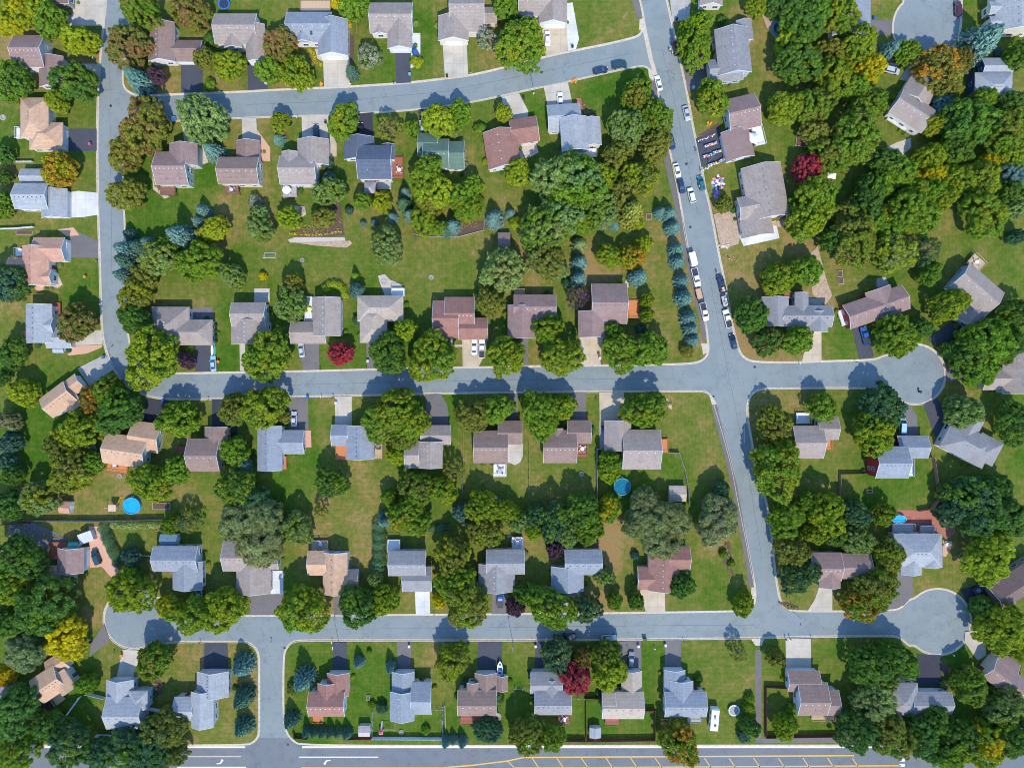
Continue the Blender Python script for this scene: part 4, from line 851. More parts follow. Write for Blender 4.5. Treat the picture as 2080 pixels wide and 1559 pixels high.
# px, py, radius, colour[+second colour], shape (default by size): c conifer, s spiky, w willow, x sparse, l many-lobed
TREES = """28,32,33,Yy l|100,38,29,g l|158,79,30,y|26,166,33,dg l|146,164,38,gd l|115,206,20,y|118,343,31,yk|5,312,18,d|4,358,15,d|2,408,18,g|75,12,26,y|285,20,36,og l|385,20,35,om|259,90,40,om l|280,162,24,b c|262,142,14,b c|318,152,16,p|415,118,20,o|464,130,28,gy|428,80,13,d|408,238,41,v s|292,254,45,om l|252,314,31,o|255,393,31,o|433,307,20,b c|425,172,11,g
566,90,31,om|546,141,25,g|600,146,29,gy s|718,8,28,g|681,6,9,Y|703,31,9,v|706,50,7,Y|714,146,14,s c|749,112,23,q x|846,124,11,y|568,247,19,oy|566,282,12,b c|697,244,30,yg|790,257,24,o x|838,262,16,g|890,242,31,y|936,228,22,g|975,262,12,g|868,358,36,yg l|880,390,34,y|823,390,11,b c|667,366,14,b|663,330,13,s|668,388,28,gv l|940,395,26,g|960,375,18,g|923,273,8,v
1059,90,46,yg l|1028,14,24,g|1045,45,16,d|990,77,20,q x|1023,228,16,y|1052,347,25,y|1090,358,16,d|1294,192,31,og l|1333,238,33,og l|1276,259,36,gv l|1331,295,30,o|1180,368,48,vg s|1130,358,40,v s|1256,315,28,o|1302,360,33,oy l|1418,52,27,yg|1411,96,34,yg l|1449,197,31,yg|1467,40,9,d|1150,395,36,g s|1222,360,30,gy|1270,390,28,o
1639,33,44,gd l|1706,30,36,yg|1536,11,20,gy|1580,8,24,d|1603,90,26,y|1625,122,42,gd l|1690,100,25,o|1745,90,34,gy l|1768,140,28,yY|1695,156,36,yg l|1598,217,31,gy|1656,212,36,og l|1738,178,26,g|1768,212,32,og l|1737,279,50,og l|1695,314,36,og l|1643,342,26,r s|1656,402,40,yg l|1801,326,27,gd|1829,350,30,g|1893,318,26,gy|1901,351,21,Yy|1871,354,13,Y|1770,388,30,gd l|1857,391,26,yg|1896,387,24,g|1946,362,28,gy|1996,364,34,oy|2007,331,20,yY|1901,251,22,y|1974,245,48,gd l|1946,301,30,dg l|1927,180,24,o|1918,214,19,b|1915,137,40,ok s|1957,118,20,om|1996,82,36,b c|2033,106,10,b|2069,112,26,dg|1810,99,17,b c|1846,103,21,g s|2044,262,40,og l|2058,312,30,gy|2058,350,25,b|2052,392,26,gd|1790,375,24,g|2000,200,24,g|2060,215,30,od|1660,270,26,o|1836,335,18,g|1920,400,22,gy
0,422,20,g|14,571,36,sd l|151,655,33,om|24,716,26,gd|46,798,27,y|3,768,14,d|256,508,22,b c|256,530,20,s c|249,559,17,b c|300,492,14,b c|321,523,33,yv|290,559,24,o|272,597,30,yo|367,480,27,b c|412,428,15,b c|403,450,14,b c|434,463,25,y|410,477,15,o c|403,531,40,yg l|346,503,22,g|470,559,23,yv|272,649,30,gd|303,726,52,gy l|376,732,16,p|385,710,8,g|450,442,7,r|216,792,27,og|280,500,18,s c|262,475,13,s c
526,436,18,v|526,462,25,gv|585,441,20,y s|517,409,13,q|655,440,20,o|777,409,19,Yy|738,408,18,g|709,427,8,s|738,453,6,b|760,452,7,b|797,440,11,b c|785,500,33,ov l|534,560,8,Y|592,577,21,o|590,616,31,gv l|724,589,14,b|722,560,9,g c|725,650,9,e|541,723,44,yg l|691,718,21,r s|787,717,36,gd l|823,669,21,y|877,725,46,yg l|995,612,27,o|859,448,26,gy|833,437,14,b c|870,415,24,o|949,421,25,yg|920,459,17,b c|890,462,16,g|820,415,16,e c|905,470,12,s c|975,378,10,y|970,410,12,g
1005,443,20,b c|1037,433,11,b c|1049,452,13,y|1108,462,44,vg s|1143,438,36,v s|1022,548,38,v s|1113,528,37,vo l|1180,452,25,yg|1226,420,32,gv s|1284,430,28,o c|1226,450,13,b c|1248,458,11,b c|1295,455,12,y|1177,497,17,w c|1177,533,17,b c|1176,565,17,b c|1238,518,24,gy|1285,520,24,yk|1308,495,17,y|1297,562,19,b c|1174,603,22,p x|1113,669,29,yg|1028,723,36,gy l|1143,725,37,gy l|1315,609,14,gy|1314,641,14,gy|1247,672,19,dg|1261,714,35,g l|1319,709,34,g l|1303,668,10,s|1341,430,13,b c|1359,434,17,b c|1367,462,17,b c|1374,506,16,b c|1377,530,16,b c|1386,570,16,b c|1391,605,18,b c|1400,645,17,b c|1404,668,16,b c|1408,690,15,b c|1396,713,13,o x|1472,413,16,o|1152,575,10,e|1090,470,30,v s
1645,445,38,gy l|1737,486,44,go l|1695,484,26,gd|1818,512,39,vy l|1762,417,34,gd l|1793,448,19,Y|1857,430,42,yg l|1885,512,28,oe x|2002,433,42,yg l|2068,420,22,v|1890,556,22,dg|1584,567,31,gy|1642,548,28,g|1528,638,32,gd|1561,692,27,od|1621,690,28,g|1826,681,36,yg s|1871,665,20,d|1930,620,32,gy l|2010,692,44,g l|1974,720,38,gd l|1988,752,32,g l|2042,700,36,gd l|2066,636,30,gd l|1926,710,15,d|1805,470,26,g|1725,440,28,o|1770,455,28,g|2066,480,16,e
15,854,21,w|20,899,20,s|15,936,18,s|24,965,20,gd|77,1012,31,yv s|164,872,36,gy l|120,913,28,go|140,958,38,yo s|185,812,27,ok|238,835,40,gd l|359,852,33,yg s|302,980,36,gy l|357,955,26,g|380,1060,24,eo x|345,1066,18,og|10,1026,28,d|36,1133,42,gd l|476,917,27,g|495,941,15,b|480,990,36,yd l|492,1058,42,w w|540,1050,34,w w|525,1108,44,w w|515,1020,28,e w|264,1131,18,s|270,1170,16,d|262,1204,42,gy l|185,940,22,g|128,888,22,y
533,826,40,gy l|475,832,30,go|576,848,12,o|795,838,44,yg l|770,862,34,og|832,858,36,gy l|820,890,26,og|805,926,18,y|672,980,30,gd l|651,1036,14,o x|603,1073,29,gv l|780,1058,15,b c|776,1046,9,b c|846,994,33,og l|900,996,26,gy|823,1044,33,yg l|845,1062,26,g|920,955,22,o x|938,1040,18,eb|962,1060,16,e|980,1032,33,gy l|984,1080,32,yo l|918,1130,36,yo l|925,1180,36,yg l|946,1225,44,yo l|892,1220,14,Y|762,1177,14,v s|790,1010,16,g|962,845,32,o l|1008,832,30,g
1097,842,40,yg l|1143,826,25,gy|1310,832,38,yg l|1238,938,22,yg|1238,960,20,y|1238,1033,24,Yg|1182,1036,34,gd l|1128,1058,33,ge l|1197,1074,26,yg s|1088,1048,22,ge|1026,1038,24,gy|1085,1078,18,y|1128,1113,19,p|1308,1016,26,w w|1335,1060,44,w w|1370,1058,34,w w|1342,1100,36,w w|1300,1062,30,w w|1459,1056,42,w w|1464,992,16,e|1290,1128,8,s|1228,1169,19,gv|1385,1190,24,gd|1470,1125,8,g|1486,1145,7,g|1055,1060,18,v s|1150,1085,24,gv
1575,861,34,yo l|1592,909,25,ky|1581,955,50,yg l|1673,830,29,g x|1672,825,24,g|1796,826,40,de l|1779,881,38,gy l|1960,836,32,gv|2063,856,36,gd l|1598,1058,33,yg l|1681,1045,37,gy l|1612,1122,30,o l|1625,1171,33,de l|1737,1045,28,de|1796,1045,22,yg|1743,1096,28,gv s|1807,1129,30,yo l|1782,1197,40,go l|1988,1012,42,ge l|1995,1050,40,ed l|1940,1040,28,e|2055,1051,36,d l|1925,1000,18,eg|2010,1135,44,y l|1640,1020,20,g|1700,1085,22,gd|1655,1085,20,gy|2030,990,26,d
90,1231,54,gd l|26,1190,38,yg l|131,1297,38,Y l|15,1262,32,d l|49,1326,37,w w|10,1372,19,kY|31,1446,44,d l|31,1531,36,yg l|138,1513,38,ge l|95,1475,30,d|174,1390,19,g|310,1344,33,og l|344,1236,25,Yg|397,1249,36,yg l|449,1240,40,gy l|490,1354,22,b c|492,1418,21,s c|492,1477,20,s c|331,1480,38,eo l|256,1518,38,ge l|308,1526,40,de l|85,1435,13,p|200,1530,30,ge|352,1530,24,eo
613,1241,44,gy l|726,1233,38,gd l|780,1220,28,gy|615,1382,22,b c|590,1464,17,s c|728,1346,12,b c|793,1356,12,b c|918,1344,33,oy l|857,1385,8,g|750,1323,5,g|622,1487,10,s c|638,1488,10,s c|654,1488,10,s c|670,1488,10,s c|686,1488,10,s c|704,1490,12,s c|905,1508,11,b c|921,1503,9,b c|939,1508,11,b c|987,1482,24,e l|865,1483,8,g|775,1438,11,e|755,1432,7,g|595,1400,12,o x
1046,1233,18,p|1069,1205,23,gd|1120,1236,42,yg l|1192,1238,27,oe|1249,1220,16,yg|1292,1219,17,gd|1131,1333,31,we l|1167,1376,29,r s|1182,1338,18,om|1238,1366,32,y l|1232,1332,28,go l|1069,1495,33,go l|1123,1500,24,g l|1005,1490,16,s c|1382,1513,35,gk s|1420,1380,8,d|1500,1325,18,o x|1511,1228,21,gy|1010,1420,13,gv
1578,1337,17,o|1524,1418,9,g|1523,1440,12,gy|1525,1477,18,d|1512,1494,13,s|1748,1231,32,gk l|1596,1477,23,gy|1609,1441,11,g|1768,1354,38,gd l|1821,1342,36,gd l|1792,1378,28,wg|1779,1427,35,v s|1745,1487,40,ed l|1812,1494,42,go l|1871,1494,32,d s|1974,1396,32,og l|2044,1434,34,ov l|1946,1494,34,gd l|1999,1516,38,Yg l|2060,1500,38,gd l|2035,1279,44,gy l|1994,1234,20,d|1922,1392,9,v|1930,1541,28,g|1900,1460,26,gd|1905,1530,22,d s|2030,1470,24,g|2075,1320,20,yg"""
ROCK = 0
TL = []
for row in TREES.replace('\n', '|').split('|'):
    p = row.split(','); px, py, rr = map(float, p[:3]); cc = p[3].split(); shp = cc[1] if len(cc) > 1 else ''; TL.append((px, py, rr, cc[0], shp))
def dir8(dx, dy):
    a = math.degrees(math.atan2(dy, dx)) % 360
    return ['right of', 'above right of', 'above', 'above left of', 'left of', 'below left of', 'below', 'below right of'][int((a+22.5)//45) % 8]
lab_of = []; keyd = {}
for i, (px, py, rr, cc, shp) in enumerate(TL):
    con = shp == 'c'; size = 'tiny' if rr < 9.5 else 'small' if rr < 16 else 'medium' if rr < 28 else 'large' if rr < 38 else 'huge'
    kind = 'spruce' if con else 'shrub' if rr < 14 else 'willow' if shp == 'w' else 'bare tree' if shp == 'x' else 'spiky tree' if shp == 's' else 'tree'
    col_ = LN[cc[0]] + (' and ' + LN[cc[1]] if len(cc) > 1 and cc[1] in 'rkYbpm' and LN[cc[1]] != LN[cc[0]] else '')
    x, y = P(px, py, 5); o_, nm = min(ANCH, key=lambda a: (a[0][0]-x)**2 + (a[0][1]-y)**2)
    d = math.hypot(x-o_[0], y-o_[1]); key = (size, col_, kind, dir8(x-o_[0], y-o_[1]), nm); keyd.setdefault(key, []).append((d, i)); lab_of.append(None)
for key, lst in keyd.items():
    lst.sort()
    for k, (d, i) in enumerate(lst):
        pre = '' if len(lst) == 1 else ('nearer ', 'farther ')[k] if len(lst) == 2 else ('nearest ', 'second nearest ', 'third nearest ', 'fourth nearest ', 'fifth nearest ', 'farthest ')[k if k < len(lst)-1 else 5]
        nm = key[4]; nm = ('house ' + nm) if not nm.startswith('turned') else nm
        lab_of[i] = f"{pre}{key[0]} {key[1]} {key[2]} {key[3]} {nm}"
        if len(lab_of[i].split()) > 16: lab_of[i] = lab_of[i].replace('house ', '')
        if len(lab_of[i].split()) > 16: lab_of[i] = lab_of[i].replace(key[0] + ' ', '', 1)
rt = random.Random(11)
for i, (px, py, rr, cc, shp) in enumerate(TL):
    con = shp == 'c'; small = rr < 14 and not con
    r = rr * S; h = r*rt.uniform(2.4, 3.3) if con else r*1.7 if small else min(14.5, r*1.55 + 2.8)
    if shp == 'w': h = min(h, 11)
    zc = h*(.42 if con else .58); x, y = P(px, py, zc); r *= (1 - zc/H) * (1.05 if not con else 1.05)
    me = rt.choice(C_CON if con else C_SML if small else C_SPK if shp == 's' else C_WIL if shp == 'w' else C_SPA if shp == 'x' else C_LRG if (shp == 'l' or rr > 34) else C_RND)
    name = 'spruce_tree' if con else 'shrub' if small else 'willow_tree' if shp == 'w' else 'tree'
    root = thing(name, lab_of[i], 'spruce tree' if con else 'shrub' if small else 'tree', (x, y, .13), rt.uniform(0, 6.28), group='spruce trees' if con else 'shrubs' if small else 'broadleaf trees')
    zb = 0.0 if small or con else h*.20
    c = link('crown', me, root, (0, 0, zb)); aw = rt.uniform(.88, 1.08) if not con else 1; c.scale = (r*aw, r*(1.96-aw if not con else 1), h - zb); c.rotation_euler = (0, 0, rt.uniform(0, 6.28))
    j = [rt.uniform(.84, 1.2) for _ in range(3)]; base = LC[cc[0]]; c.color = (base[0]*j[0], base[1]*j[1]**.5, base[2]*j[2], 1)
    t2 = LC[cc[1]] if len(cc) > 1 else tuple(v*1.25 for v in base); c['tint'] = [float(v) for v in t2]; c['tint_amount'] = .345 if len(cc) > 1 and cc[1] in 'kpm' else .5 if len(cc) > 1 and cc[1] in 'rY' else .46 if len(cc) > 1 else .40
    if not small:
        t = link('trunk', T_CON if con else T_BAR if shp == 'x' else rt.choice(T_DEC), root); t.scale = (r*.9, r*.9, h*.95)
# hedges
def hedge(pix, wd, h, col, label, name='hedge'):
    rs = np.random.RandomState(len(pix)*7+int(pix[0][0])); pts = [Vector((*P(*p, h*.7), 0)) for p in pix]; cen = []; nr = []; cv = []
    for a, b in zip(pts, pts[1:]):
        L = (b-a).length; n = int(L*wd*h*26)+30; t = rs.uniform(0, 1, n); th = rs.uniform(-.2, math.pi+.2, n); t_ = (b-a).normalized(); nx = np.array([-t_.y, t_.x, 0])
        rad = rs.uniform(.75, 1.08, n) + .12*np.sin(t*L*2.1); cx = np.outer(1-t, np.array(a)) + np.outer(t, np.array(b))
        q = nx[None]*(np.cos(th)*rad*wd/2)[:, None]; q[:, 2] = np.clip(np.sin(th), 0, 1)*rad*h*.95 + .08
        cen.append(cx + q); m_ = nx[None]*np.cos(th)[:, None]; m_[:, 2] = np.sin(th)+.2; nr.append(unit(m_ + rs.normal(size=(n, 3))*.4)); cv.append(np.clip(.5+.4*np.sin(t*L*1.3)+rs.uniform(-.3, .3, n), 0, 1))
    cen = np.concatenate(cen); me = leaf_mesh(name, cen, np.concatenate(nr), .13*rs.uniform(.7, 1.3, len(cen)), np.concatenate(cv), 'leaf', rs)
    o = thing(name, label, 'hedge', (0, 0, .13), me=me, color=LC[col]); o['tint'] = [float(v*1.2) for v in LC[col]]; o['tint_amount'] = .5; return o
hedge([(768,1062),(769,1100),(768,1150),(764,1168)], 4.2, 3.0, 'e', 'long tall clipped hedge running down beside the tan house above lower street')
hedge([(205,1068),(216,1095),(228,1120),(240,1150)], 3.4, 2.6, 'e', 'curving deep green hedge right of the clay driveway')
hedge([(225,1066),(270,1068),(328,1066)], 2.2, 1.8, 'v', 'low light green hedge below the long grey wooden fence')
hedge([(657,588),(664,581),(674,577),(685,578),(694,584),(699,594),(700,606)], 2.5, 2.2, 'y', 'clipped yellow green hedge curving in an arc behind house')
hedge([(798,1071),(850,1074),(915,1071)], 2.6, 2.2, 'e', 'straight hedge across back lots above house with pale driveway')
hedge([(588,474),(640,477),(694,470)], .9, .5, 'Y', 'row of low yellow flowers along rear garden bed', 'flower_row')
hedge([(628,100),(637,108),(640,124),(654,134)], 1.2, .6, 'Y', 'yellow flower border curving beside top street walkway', 'flower_row')
hedge([(937,282),(944,300),(943,322),(950,340)], 1.4, .8, 'q', 'pale flowering border right of the green roofed house', 'flower_row')
for px, py, lb in ((435,660,'uppermost'),(435,671,'second'),(435,682,'third'),(436,692,'lowest')):
    x, y = P(px, py, .8); r = .75; o = thing('shrub', f'{lb} of four small round shrubs in a row beside first middle street house', 'shrub', (x, y, .13), group='four round shrubs')
    c = link('crown', C_SML[0], o); c.scale = (r, r, 1.1); c.color = (*LC['e'], 1); c['tint'] = [.06, .12, .02]; c['tint_amount'] = .4
# loose flowers and ground plants in the beds: nobody could count them
rs = np.random.RandomState(5); cen = []; cv = []
for poly, n in ((((590,470),(640,462),(690,400),(694,440),(700,478),(600,482)), 260), (((830,440),(930,455),(985,450),(990,464),(842,482)), 200), (((1172,200),(1190,215),(1220,238),(1190,245)), 60), (((1580,1222),(1622,1234),(1600,1236)), 50), (((1472,1100),(1486,1150),(1480,1160)), 70), (((305,1380),(334,1390),(312,1412)), 60), (((15,1060),(140,1092),(20,1100)), 120), (((312,1068),(345,1066),(312,1080)), 80), (((183,870),(212,945),(175,940)), 60), (((305,330),(340,400),(316,380)), 90), (((1341,806),(1364,820),(1352,826)), 80)):
    V = np.array(poly, float); wts = rs.dirichlet(np.ones(len(V))*.8, n); q = wts @ V
    for a, b in q: x, y = P(a, b); cen += [(x + rs.uniform(-.2, .2), y + rs.uniform(-.2, .2), .2 + rs.uniform(0, .35)) for _ in range(5)]
cen = np.array(cen); me = leaf_mesh('ground_plants', cen, unit(rs.normal(size=cen.shape)*.5 + np.array([0, 0, 1.])), rs.uniform(.08, .2, len(cen)), rs.uniform(0, 1, len(cen)), 'leaf', rs, 1.1)
o = link('ground_plants', me, kind='stuff', color=LC['g']); o['tint'] = [.5, .35, .12]; o['tint_amount'] = .46; o['label'] = 'low flowers and ground plants in the garden beds'; o['category'] = 'plants'

for (x, y), nm in FND:
    r = rt.uniform(.45, .95); o = thing('shrub', f"small clipped shrub planted against the house {nm}", 'shrub', (x, y, .13), group=f'foundation shrubs of the house {nm}')
    c = link('crown', rt.choice(C_SML), o); c.scale = (r, r, r*1.3); cc = rt.choice('ggyedv'); c.color = (*LC[cc], 1); c['tint'] = [float(v*1.2) for v in LC[cc]]; c['tint_amount'] = .45
# ------------------------------------------------------------------ vehicles
def loft(b, secs, mi=0, cap=True):
    n = len(secs[0]); base = len(b.v)
    for s in secs: b.v += [tuple(p) for p in s]
    for i in range(len(secs)-1):
        for j in range(n): k = (j+1) % n; b.f.append((base+i*n+j, base+i*n+k, base+(i+1)*n+k, base+(i+1)*n+j)); b.m.append(mi)
    if cap:
        b.f.append(tuple(base+j for j in range(n))[::-1]); b.m.append(mi); b.f.append(tuple(base+(len(secs)-1)*n+j for j in range(n))); b.m.append(mi)
def ring(x, w, z0, z1, sh=.12):
    return [(x, -w*.92, z0), (x, -w, z0+.25*(z1-z0)), (x, -w, z0+.72*(z1-z0)), (x, -w+sh, z1), (x, w-sh, z1), (x, w, z0+.72*(z1-z0)), (x, w, z0+.25*(z1-z0)), (x, w*.92, z0)]
PARTS = {}
def car_parts(kind):
    if kind in PARTS: return PARTS[kind]
    L, W = dict(sedan=(4.75, 1.82), suv=(4.8, 1.92), pickup=(5.8, 2.0), van=(5.1, 2.0))[kind]; l, w = L/2, W/2; out = []
    b = MB()
    if kind == 'sedan': pr = [(-l, .72, .42, .74), (-l+.12, .84, .3, .86), (-l+.9, w, .25, .93), (-.9, w, .22, .95), (.9, w, .22, .93), (l-.9, w*.98, .24, .84), (l-.2, .80, .3, .70), (l, .66, .40, .60)]
    elif kind == 'pickup': pr = [(-l, .95, .5, 1.0), (-l+.06, w, .42, 1.12), (-.62, w, .42, 1.12), (.2, w, .38, 1.14), (1.3, w, .38, 1.12), (l-.5, w*.98, .4, 1.04), (l-.1, .88, .45, .95), (l, .8, .5, .85)]
    else: pr = [(-l, .8, .5, .95), (-l+.08, .92, .4, 1.05), (-l+.6, w, .32, 1.08), (0, w, .30, 1.08), (1.0, w, .30, 1.06), (l-.6, w*.97, .34, .98), (l-.12, .84, .4, .86), (l, .72, .46, .72)]
    loft(b, [ring(*p) for p in pr])
    if kind == 'pickup':
        b2 = MB(); fl = MB()
        for s_ in (-1, 1): b.box(-l+.06, s_*(w-.02) - (.1 if s_ > 0 else 0), 1.08, -.62, s_*(w-.02) + (.1 if s_ < 0 else 0), 1.24)
        b.box(-l+.02, -w+.08, 1.08, -l+.12, w-.08, 1.24); b.box(-.66, -w+.08, 1.08, -.58, w-.08, 1.24)
        fl.box(-l+.12, -w+.1, 1.105, -.66, w-.1, 1.125); out.append(('cargo_bed', fl.mesh('cargo_bed', M['black']), 0))
    out.append(('body', b.mesh('body', M['paintcar']), 1))
    cab = dict(sedan=[(-1.75, .62, .93), (-1.05, .60, 1.38), (-.2, .60, 1.43), (.35, .60, 1.41), (1.15, .66, .93)], suv=[(-2.3, .80, 1.06), (-2.0, .72, 1.62), (-.6, .74, 1.70), (.45, .72, 1.66), (1.25, .78, 1.05)],
               pickup=[(-.58, .84, 1.12), (-.38, .76, 1.72), (.2, .76, 1.80), (.85, .74, 1.76), (1.55, .82, 1.11)], van=[(-2.45, .85, 1.06), (-2.3, .82, 1.75), (-.6, .82, 1.85), (.75, .78, 1.78), (1.75, .84, 1.02)])[kind]
    g_ = MB(); zb = cab[0][2]
    loft(g_, [[(x, -ww-.13, zb-.12), (x, -ww, z), (x, ww, z), (x, ww+.13, zb-.12)] for x, ww, z in cab]); out.append(('window', g_.mesh('window', M['glass']), 0))
    r_ = MB(); a, c, d = cab[1], cab[2], cab[3]
    loft(r_, [[(x, -ww-.015, z-.05), (x, -ww+.07, z+.035), (x, ww-.07, z+.035), (x, ww+.015, z-.05)] for x, ww, z in (a, c, d)])
    for s_ in (-1, 1):
        for (x, ww, z), (x2, w2, z2) in ((cab[0], cab[1]), (cab[4], cab[3])): r_.bar((x, s_*(ww+.1), zb-.02), (x2, s_*w2, z2), .05, 4)
        r_.bar((c[0], s_*(c[1]+.11), zb), (c[0], s_*c[1], c[2]), .04, 4); r_.box(cab[4][0]-.35, s_*(w+.02)-.1, zb+.02, cab[4][0]-.15, s_*(w+.02)+.1, zb+.17)
    if kind == 'suv':
        for s_ in (-1, 1): r_.bar((a[0]+.2, s_*.62, a[2]+.09), (d[0]-.1, s_*.62, d[2]+.09), .03, 4)
    out.append(('roof_panel', r_.mesh('roof_panel', M['paintcar']), 1))
    rw = .33 if kind == 'sedan' else .38
    for sx in (l-.95, -l+(.95 if kind != 'pickup' else 1.2)):
        for s_ in (-1, 1):
            wv = MB(); n = 14; wv.v = []; y0, y1 = s_*(w-.2), s_*(w+.01)
            for y in (y0, y1): wv.v += [(sx + rw*math.cos(6.2832*i/n), y, rw + rw*math.sin(6.2832*i/n)) for i in range(n)]
            wv.f = [(i, (i+1) % n, n+(i+1) % n, n+i) for i in range(n)] + [tuple(range(n)), tuple(range(n, 2*n))]; wv.m = [0]*len(wv.f); out.append(('wheel', wv.mesh('wheel', M['rubber']), 0))
    for s_ in (-1, 1):
        q = pr[-1]; b3 = MB().box(l-.28, s_*.56-.2, q[3]-.06, l-.05, s_*.56+.2, q[3]+.08); out.append(('headlight', b3.mesh('headlight', M['lamp']), 0))
        q = pr[0]; b3 = MB().box(-l-.01, s_*.68-.13, q[3]-.2, -l+.12, s_*.68+.13, q[3]-.02); out.append(('tail_light', b3.mesh('tail_light', M['red']), 0))
    PARTS[kind] = out; return out
CC = dict(white=(.78,.79,.80), silver=(.42,.45,.47), grey=(.20,.22,.24), black=(.012,.013,.016), navy=(.012,.035,.085), blue=(.02,.10,.34), teal=(.02,.13,.17), maroon=(.09,.006,.03), lblue=(.30,.50,.68), red=(.25,.01,.02), dteal=(.01,.06,.08))
def car(px, py, ang, kind, col, label):
    x, y = P(px, py, 1.0); z = 0.17 if 0 else zground(px, py)
    n = {'pickup': 'pickup_truck', 'suv': 'parked_suv', 'sedan': 'parked_car', 'van': 'parked_van'}[kind]
    root = thing(n, label, {'pickup': 'pickup truck', 'suv': 'suv', 'sedan': 'car', 'van': 'van'}[kind], (x, y, z), R(ang), group='cars and trucks parked on streets and driveways')
    for nm, me, pc in car_parts(kind): o = link(nm, me, root, color=CC[col] if pc else None)
    return root
def zground(px, py):   # street or driveway level
    return .265 if (px, py) in ONPAD else .012
ONPAD = set()
# angle: heading in degrees, world sense (0 = right, 90 = up)
DG = 104
CARS = [(1112,78,92,'sedan','white','white car on the tan driveway by the pale parking pad',1),(842,105,120,'sedan','blue','blue car parked askew beside sealed driveway above top street',1),
(1220,142,10,'sedan','navy','dark blue car at top street kerb, left of teal suv',0),(1258,131,12,'suv','dteal','dark teal suv at top street kerb near diagonal street',0),
(1338,168,DG,'sedan','white','white car at left kerb of diagonal street just below top street',0),(1395,229,DG+180,'sedan','silver','silver car at right kerb of diagonal street above yard sale',0),
(1364,288,DG+180,'suv','navy','navy suv at left kerb of diagonal street beside big trees',0),(1376,346,DG+180,'sedan','white','white car at left kerb, directly above a dark suv',0),
(1384,377,DG+180,'suv','navy','dark blue suv at left kerb, directly below a white car',0),(1425,371,DG,'sedan','teal','teal car with boxes beside it near heap of clothes',0),
(1405,396,DG,'suv','white','white suv driving mid diagonal street, rear rack on roof',0),(1374,97,DG,'suv','maroon','maroon suv at right kerb beside two people in yellow',0),
(1414,563,DG+180,'pickup','white','white pickup with dark bed cover towing white trailer',0),(1431,633,DG+180,'pickup','white','white pickup towing an empty flatbed trailer',0),
(1466,577,DG,'pickup','navy','dark blue pickup with yellow load in its bed',0),(1478,647,DG,'pickup','white','white pickup at right kerb below silver cargo trailer',0),(1490,693,DG,'sedan','navy','navy car at right kerb nearest middle junction',0),
(1138,203,92,'sedan','white','white car before pale blue garage below top street',1),(642,268,94,'sedan','navy','navy car on concrete driveway below top street',1),(732,264,90,'sedan','black','black car in shade on dark driveway below top street',1),
(859,259,100,'sedan','lblue','pale blue car beside the green roofed house',1),(340,241,2,'sedan','lblue','pale blue car at kerb beneath red brown tree',0),
(612,710,97,'sedan','silver','silver car on worn driveway left of red tree',1),(963,705,90,'sedan','white','white car on tan driveway, left of white pickup',1),(979,708,90,'pickup','white','white pickup on tan driveway, right of white car',1),
(433,738,93,'sedan','lblue','pale blue car at driveway end below a white canoe',1),(597,851,90,'sedan','silver','silver car on worn driveway below middle street',1),
(1016,1215,90,'pickup','blue','bright blue pickup on driveway above lower street',1),(404,1206,90,'sedan','lblue','pale blue car half under green trees above lower street',1),(195,1131,112,'suv','dteal','dark teal suv on the clay driveway',1),
(1156,1293,0,'suv','black','black suv in tree shade at lower street kerb',0),(1237,1295,2,'sedan','silver','silver car at lower street kerb right of black suv',0),(1282,1338,85,'suv','grey','dark grey suv on driveway below lower street',1),
(1947,17,92,'suv','maroon','dark red suv parked in top right turning circle',0),(1817,130,-12,'suv','black','black suv outside the angled taupe house',1),(1812,143,-14,'suv','silver','silver suv outside the angled taupe house',1),
(1757,682,105,'pickup','blue','deep blue pickup on driveway of red walled mauve house',1),(1833,864,88,'van','lblue','pale blue van outside house with red gable wall',1),(1990,1192,38,'suv','navy','navy suv on dark driveway beside lower turning circle',1)]
for c in CARS:
    if c[6]: ONPAD.add((c[0], c[1]))
    car(*c[:6])
# trailers, boat, canoe, camper
def wheels(b, xs, w, r=.32):
    for x in xs:
        for s in (-1, 1):
            n = 10; base = len(b.v)
            for y in (s*w, s*(w+.2)): b.v += [(x + r*math.cos(6.2832*i/n), y, r + r*math.sin(6.2832*i/n)) for i in range(n)]
            for f in [(i, (i+1) % n, n+(i+1) % n, n+i) for i in range(n)] + [tuple(range(n)), tuple(range(n, 2*n))]: b.f.append(tuple(base+i for i in f)); b.m.append(0)
def trailer(px, py, ang, kind, label, L=4.2, W=1.9, col=(.72,.74,.75)):
    x, y = P(px, py, 1); root = thing('cargo_trailer' if kind == 'box' else 'flatbed_trailer', label, 'trailer', (x, y, .012), R(ang)); l, w = L/2, W/2
    b = MB()
    if kind == 'box': loft(b, [[(xx, -ww, .45), (xx, -ww, z-.12), (xx, -ww+.12, z), (xx, ww-.12, z), (xx, ww, z-.12), (xx, ww, .45)] for xx, ww, z in ((-l, w, 2.25), (l-.35, w, 2.25), (l, w*.55, 2.2))]); b.obj('body', M['col'], root, color=col); d = MB(); d.box(-l-.03, -w+.12, .55, -l-.005, -.02, 2.1); d.box(-l-.03, .02, .55, -l-.005, w-.12, 2.1); d.obj('rear_door', M['trim'], root)
    else:
        b.box(-l, -w, .5, l, w, .62); b.obj('deck', M['plank'], root, color=col); r_ = MB()
        for s in (-1, 1): r_.box(-l, s*w-.05, .5, l, s*w+.05, .95)
        r_.box(-l-.06, -w, .5, -l+.04, w, .95); r_.box(l-.04, -w, .5, l+.06, w, .95); r_.obj('side_rail', M['black'], root)
    wb = MB(); wheels(wb, (-.35, .4), w); wb.obj('wheel', M['rubber'], root); t = MB(); t.bar((l, -w*.5, .5), (l+1.1, 0, .5), .05, 4); t.bar((l, w*.5, .5), (l+1.1, 0, .5), .05, 4); t.obj('hitch', M['metal'], root)
    return root
